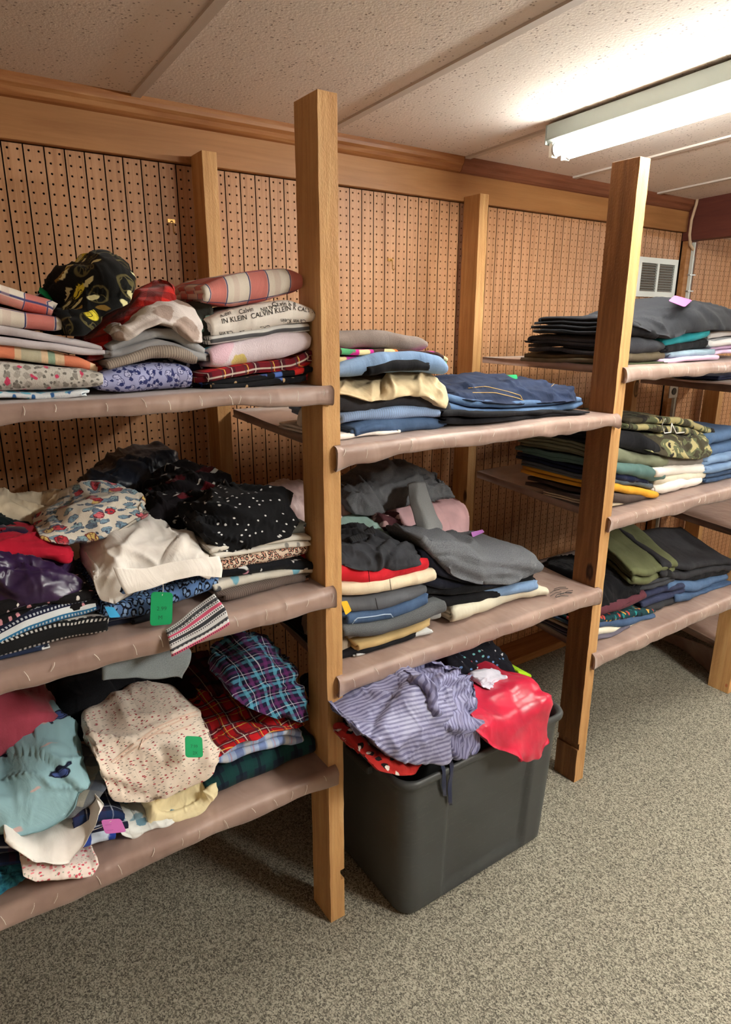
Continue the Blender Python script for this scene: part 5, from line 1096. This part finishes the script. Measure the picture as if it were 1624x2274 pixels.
# ================================================================== bay 3, lowest shelf
g = 'trousers on the lowest shelf'; Y8 = -0.79
LIM.update(x=(1.527, 2.52), z=0.512)
def S8(n, l, c, m, st, **k): return fold(n, l, c, m, k.pop('yf', Y8), st, group=g, **k)
S8('mauve_grey_pants', 'mauve-grey pants lying at the very bottom under the cream pants', 'pants', f('mauvegrey', solid((98, 92, 104), 0.06)), [(1290, 1424, 1446), (1330, 1414, 1434), (1400, 1412, 1424)], k=1, yf=Y8 - 0.02)
S8('cream_pants', 'cream pants above the mauve-grey pants', 'pants', f('offwhite'), [(1290, 1402, 1428), (1340, 1398, 1418), (1400, 1394, 1418), (1443, 1404, 1418)], k=1, yf=Y8 - 0.02)
S8('blue_jeans', 'blue jeans with a yellow patterned edge above the cream pants', 'jeans', f('denim'), [(1290, 1388, 1408), (1340, 1384, 1402), (1400, 1378, 1396), (1456, 1370, 1388)], k=1, yf=Y8 - 0.015)
S8('patterned_pants', 'dark teal pants with multicoloured print above the blue jeans', 'pants', f('tealmulti', layers((24, 60, 66), [(60, 0.34, [(40, 130, 130), (190, 70, 60), (210, 160, 70), (20, 30, 40)], 0.8, 0.5)])), [(1300, 1374, 1392), (1360, 1370, 1386), (1420, 1354, 1374), (1464, 1356, 1372)], k=1)
S8('maroon_pants', 'maroon pants below the black velvet trousers', 'pants', f('maroon2', solid((94, 50, 60), 0.08)), [(1290, 1356, 1384), (1345, 1350, 1374), (1400, 1334, 1358), (1444, 1314, 1336)], k=1, yf=Y8 - 0.005)
heap('black_velvet_trousers', 'black velvet trousers slumped below the olive trousers', 'trousers', f('black_wool'), Y8, [(1270, 1270, 1370), (1330, 1258, 1362), (1390, 1262, 1350), (1432, 1290, 1330), (1446, 1304, 1322)], amp=0.010, depth=0.36, group=g)
S8('charcoal_jeans', 'charcoal jeans at the bottom beside the patterned pants', 'jeans', f('black_denim'), [(1444, 1356, 1386), (1490, 1336, 1362), (1532, 1318, 1342)], k=1)
S8('navy_jeans', 'dark navy jeans above the charcoal jeans', 'jeans', f('navyj', denim((34, 38, 60), (54, 60, 88)), 'denim'), [(1436, 1320, 1356), (1480, 1306, 1340), (1522, 1296, 1320)], k=2, yf=Y8 + 0.01)
S8('slate_pants', 'slate pants directly below the olive trousers', 'pants', f('slate2', solid((64, 66, 72), 0.08)), [(1420, 1296, 1324), (1460, 1286, 1308), (1506, 1270, 1298)], k=2, yf=Y8 + 0.015)
S8('olive_trousers', 'olive green trousers on top of the stack by the rough brown post', 'trousers', f('olive', solid((104, 108, 76), 0.07)), [(1404, 1262, 1306), (1440, 1262, 1300), (1476, 1256, 1290), (1506, 1246, 1276)], k=2, depth=0.36, rise=0.14, shear=0.5, amp=0.010, yf=Y8 + 0.01)
S8('blue_jeans', 'mid-blue jeans at the bottom of the stack under black trousers', 'jeans', f('denim'), [(1506, 1318, 1348), (1560, 1320, 1348), (1640, 1298, 1330), (1720, 1276, 1306)], k=1, yf=Y8 - 0.005)
S8('blue_jeans', 'bright blue jeans, second from the bottom under black trousers', 'jeans', f('denim2'), [(1500, 1288, 1322), (1560, 1294, 1322), (1640, 1272, 1300), (1720, 1252, 1280)], k=1)
S8('black_trousers', 'black trousers above the bright blue jeans', 'trousers', f('black'), [(1480, 1262, 1294), (1540, 1268, 1300), (1640, 1254, 1276), (1720, 1234, 1256)], k=1, yf=Y8 + 0.01)
o = S8('black_slacks', 'black slacks with a sky blue tag, top of the stack', 'slacks', f('black_denim'), [(1474, 1248, 1286), (1530, 1258, 1292), (1600, 1246, 1274), (1680, 1230, 1256)], k=2, depth=0.34, rise=0.12, shear=0.4, amp=0.011, yf=Y8 + 0.01)
price_tag(o, [(1554, 1213, -0.60), (1590, 1230, -0.60), (1586, 1238, -0.63), (1550, 1221, -0.63)], 'blue')
heap('black_coat', 'black garment behind the rough brown post at the end of the lowest shelf', 'coat', f('black'), -0.42, [(1225, 1290, 1330), (1260, 1250, 1330), (1320, 1236, 1320), (1400, 1240, 1310)], depth=0.24, amp=0.012, group=g)
# garments glimpsed behind, on the far shelves
g = 'garments on the far shelves past the pine post'
LIM.update(x=(2.72, 3.45), z=-9)
LIM['z'] = 1.347
fold('navy_coat', 'dark navy clothing on the far shelf under the charcoal trousers', 'clothing', f('navy'), -0.5, [(1586, 838, 882), (1640, 830, 880), (1700, 825, 876)], k=2, group=g)
LIM['z'] = 0.737
fold('navy_jumper', 'dark navy clothing on the far shelf beside the camouflage stack', 'clothing', f('navy'), -0.45, [(1570, 1130, 1180), (1640, 1120, 1180), (1700, 1110, 1175)], k=2, group=g)
LIM['z'] = 0.202
o = fold('grey_jumper', 'grey clothing with a pink tag on the far low shelf', 'clothing', f('grey'), -0.5, [(1520, 1388, 1408), (1570, 1386, 1412), (1640, 1384, 1412)], k=2, group=g)
price_tag(o, [(1562, 1400, -0.52), (1580, 1404, -0.52), (1592, 1422, -0.54), (1570, 1421, -0.54)], 'purple')
sk = [[(1420, 1404, -0.25), (1500, 1408, -0.45), (1598, 1446, -0.75)], [(1432, 1425, -0.27), (1510, 1450, -0.47), (1598, 1480, -0.755)], [(1440, 1441, -0.29), (1510, 1478, -0.48), (1594, 1512, -0.76)]]
# ================================================================== tote contents
g = 'nightwear heaped in the tote'
LIM.update(x=(-9, 9), z=-9)
def hp(n, l, c, m, yf, st, **k): return heap(n, l, c, m, yf, st, group=g, hang=True, **k)
o = hp('striped_satin_pajamas', 'lavender satin pyjamas with tonal stripes spilling over the front of the tote', 'pajamas', f('lavstripe', stripes((150, 150, 180), (104, 102, 136), 0.013, 0.006, ax=1, rot=0.15), 'silk'), -1.035,
       [(806, 1580, 1650), (830, 1526, 1660), (880, 1496, 1690), (930, 1484, 1694), (970, 1500, 1692), (1010, 1540, 1690), (1040, 1590, 1684)], amp=0.016, freq=9, ang=0.7, depth=0.34, terr=1.3)
hp('striped_satin_blouse', 'lavender striped satin blouse bunched under the shelf edge in the tote', 'blouse', f('lavstripe2', stripes((140, 140, 176), (100, 98, 134), 0.009, 0.004, ax=0, rot=0.5), 'silk'), -1.03, [(955, 1500, 1600), (985, 1462, 1640), (1015, 1446, 1672), (1045, 1470, 1684), (1075, 1516, 1680), (1098, 1570, 1650)], amp=0.022, freq=17, ang=1.2, depth=0.26, terr=1.6)
hp('red_satin_robe', 'shiny red satin robe hanging over the corner of the tote', 'robe', f('redsatin', solid((186, 22, 56), 0.12), 'satin'), -1.05, [(1062, 1540, 1640), (1095, 1504, 1664), (1140, 1484, 1676), (1195, 1482, 1690), (1235, 1516, 1680), (1262, 1576, 1650)], amp=0.024, freq=9, ang=1.25, depth=0.42, fine=0.25, terr=0.5, sq=0.42)
hp('dotted_pajamas', 'black pyjamas with small coloured dots at the back of the tote', 'pajamas', f('colourdots', layers((26, 27, 36), [(45, 0.2, [(206, 206, 210), (110, 150, 200), (200, 90, 100), (120, 190, 190)], 0.5, 0.1)])), -0.80, [(1010, 1450, 1540), (1050, 1424, 1540), (1090, 1424, 1530), (1130, 1452, 1510), (1168, 1468, 1500)], amp=0.010, depth=0.24)
hp('lilac_shirt', 'pale lilac shirt cuff poking out between the dotted pyjamas and red satin', 'shirt', f('palelilac', solid((196, 194, 206), 0.05)), -0.90, [(1074, 1506, 1528), (1092, 1496, 1530), (1115, 1490, 1526), (1142, 1490, 1518)], amp=0.006, freq=26, terr=1.6, depth=0.09)
o = hp('red_print_pajamas', 'red pyjamas with black and white print along the front rim of the tote', 'pajamas', f('redprint', layers((168, 40, 36), [(34, 0.3, (24, 22, 24), 0.5, 0.4), (34, 0.2, (222, 214, 206), 0.5, 0.4)])), -1.03, [(800, 1640, 1690), (830, 1648, 1712), (880, 1656, 1722), (930, 1656, 1716), (966, 1664, 1700)], amp=0.012, freq=10, depth=0.2)
hp('red_print_shirt', 'red cloth with white blanket stitching on the end rim of the tote', 'shirt', f('redprint'), -0.90, [(766, 1618, 1660), (790, 1612, 1672), (818, 1630, 1676)], amp=0.008, depth=0.26)
hp('navy_striped_pajamas', 'dark navy striped cloth in the shade at the end of the tote', 'pajamas', f('navydark', stripes((34, 38, 58), (70, 74, 100), 0.02, 0.004, ax=1)), -0.88, [(772, 1560, 1640), (800, 1530, 1640), (850, 1520, 1640)], amp=0.014, depth=0.3)
fold('lime_sock', 'lime green sock at the far rim of the tote behind the red satin', 'sock', f('lime', solid((170, 220, 40), 0.06)), -0.80, [(1154, 1490, 1502), (1168, 1492, 1505), (1182, 1500, 1510)], k=1, depth=0.06, hang=True, group=g)
for i, (pp, c_) in enumerate(([[(978, 1690, -0.985), (988, 1720, -0.992), (984, 1750, -0.985), (990, 1768, -0.98)], (22, 32, 66)], [[(1000, 1688, -0.985), (1006, 1720, -0.992), (996, 1750, -0.985), (1002, 1790, -0.98)], (22, 32, 66)])):
    sheet('ribbon', f('ribbon', solid((24, 36, 72), 0.08), 'satin'), [[(a - 4, b, y), (a + 4, b, y)] for a, b, y in pp], th=0.0012, amp=0.003, freq=40, n=14, parent=o)
sheet('skirt_cloth', M_SATIN, sk, th=0.004, amp=0.004, parent=low)
v_, f__ = text_mesh('8', 0.022)
mk('painted_figure', [(2.5272 - 2.528, -0.849 + 0.012 + a + 0.849, 0.03 + b) for a, b, c in v_], f__, simple('red_paint', (168, 70, 40), 0.7), pc, smooth=False)
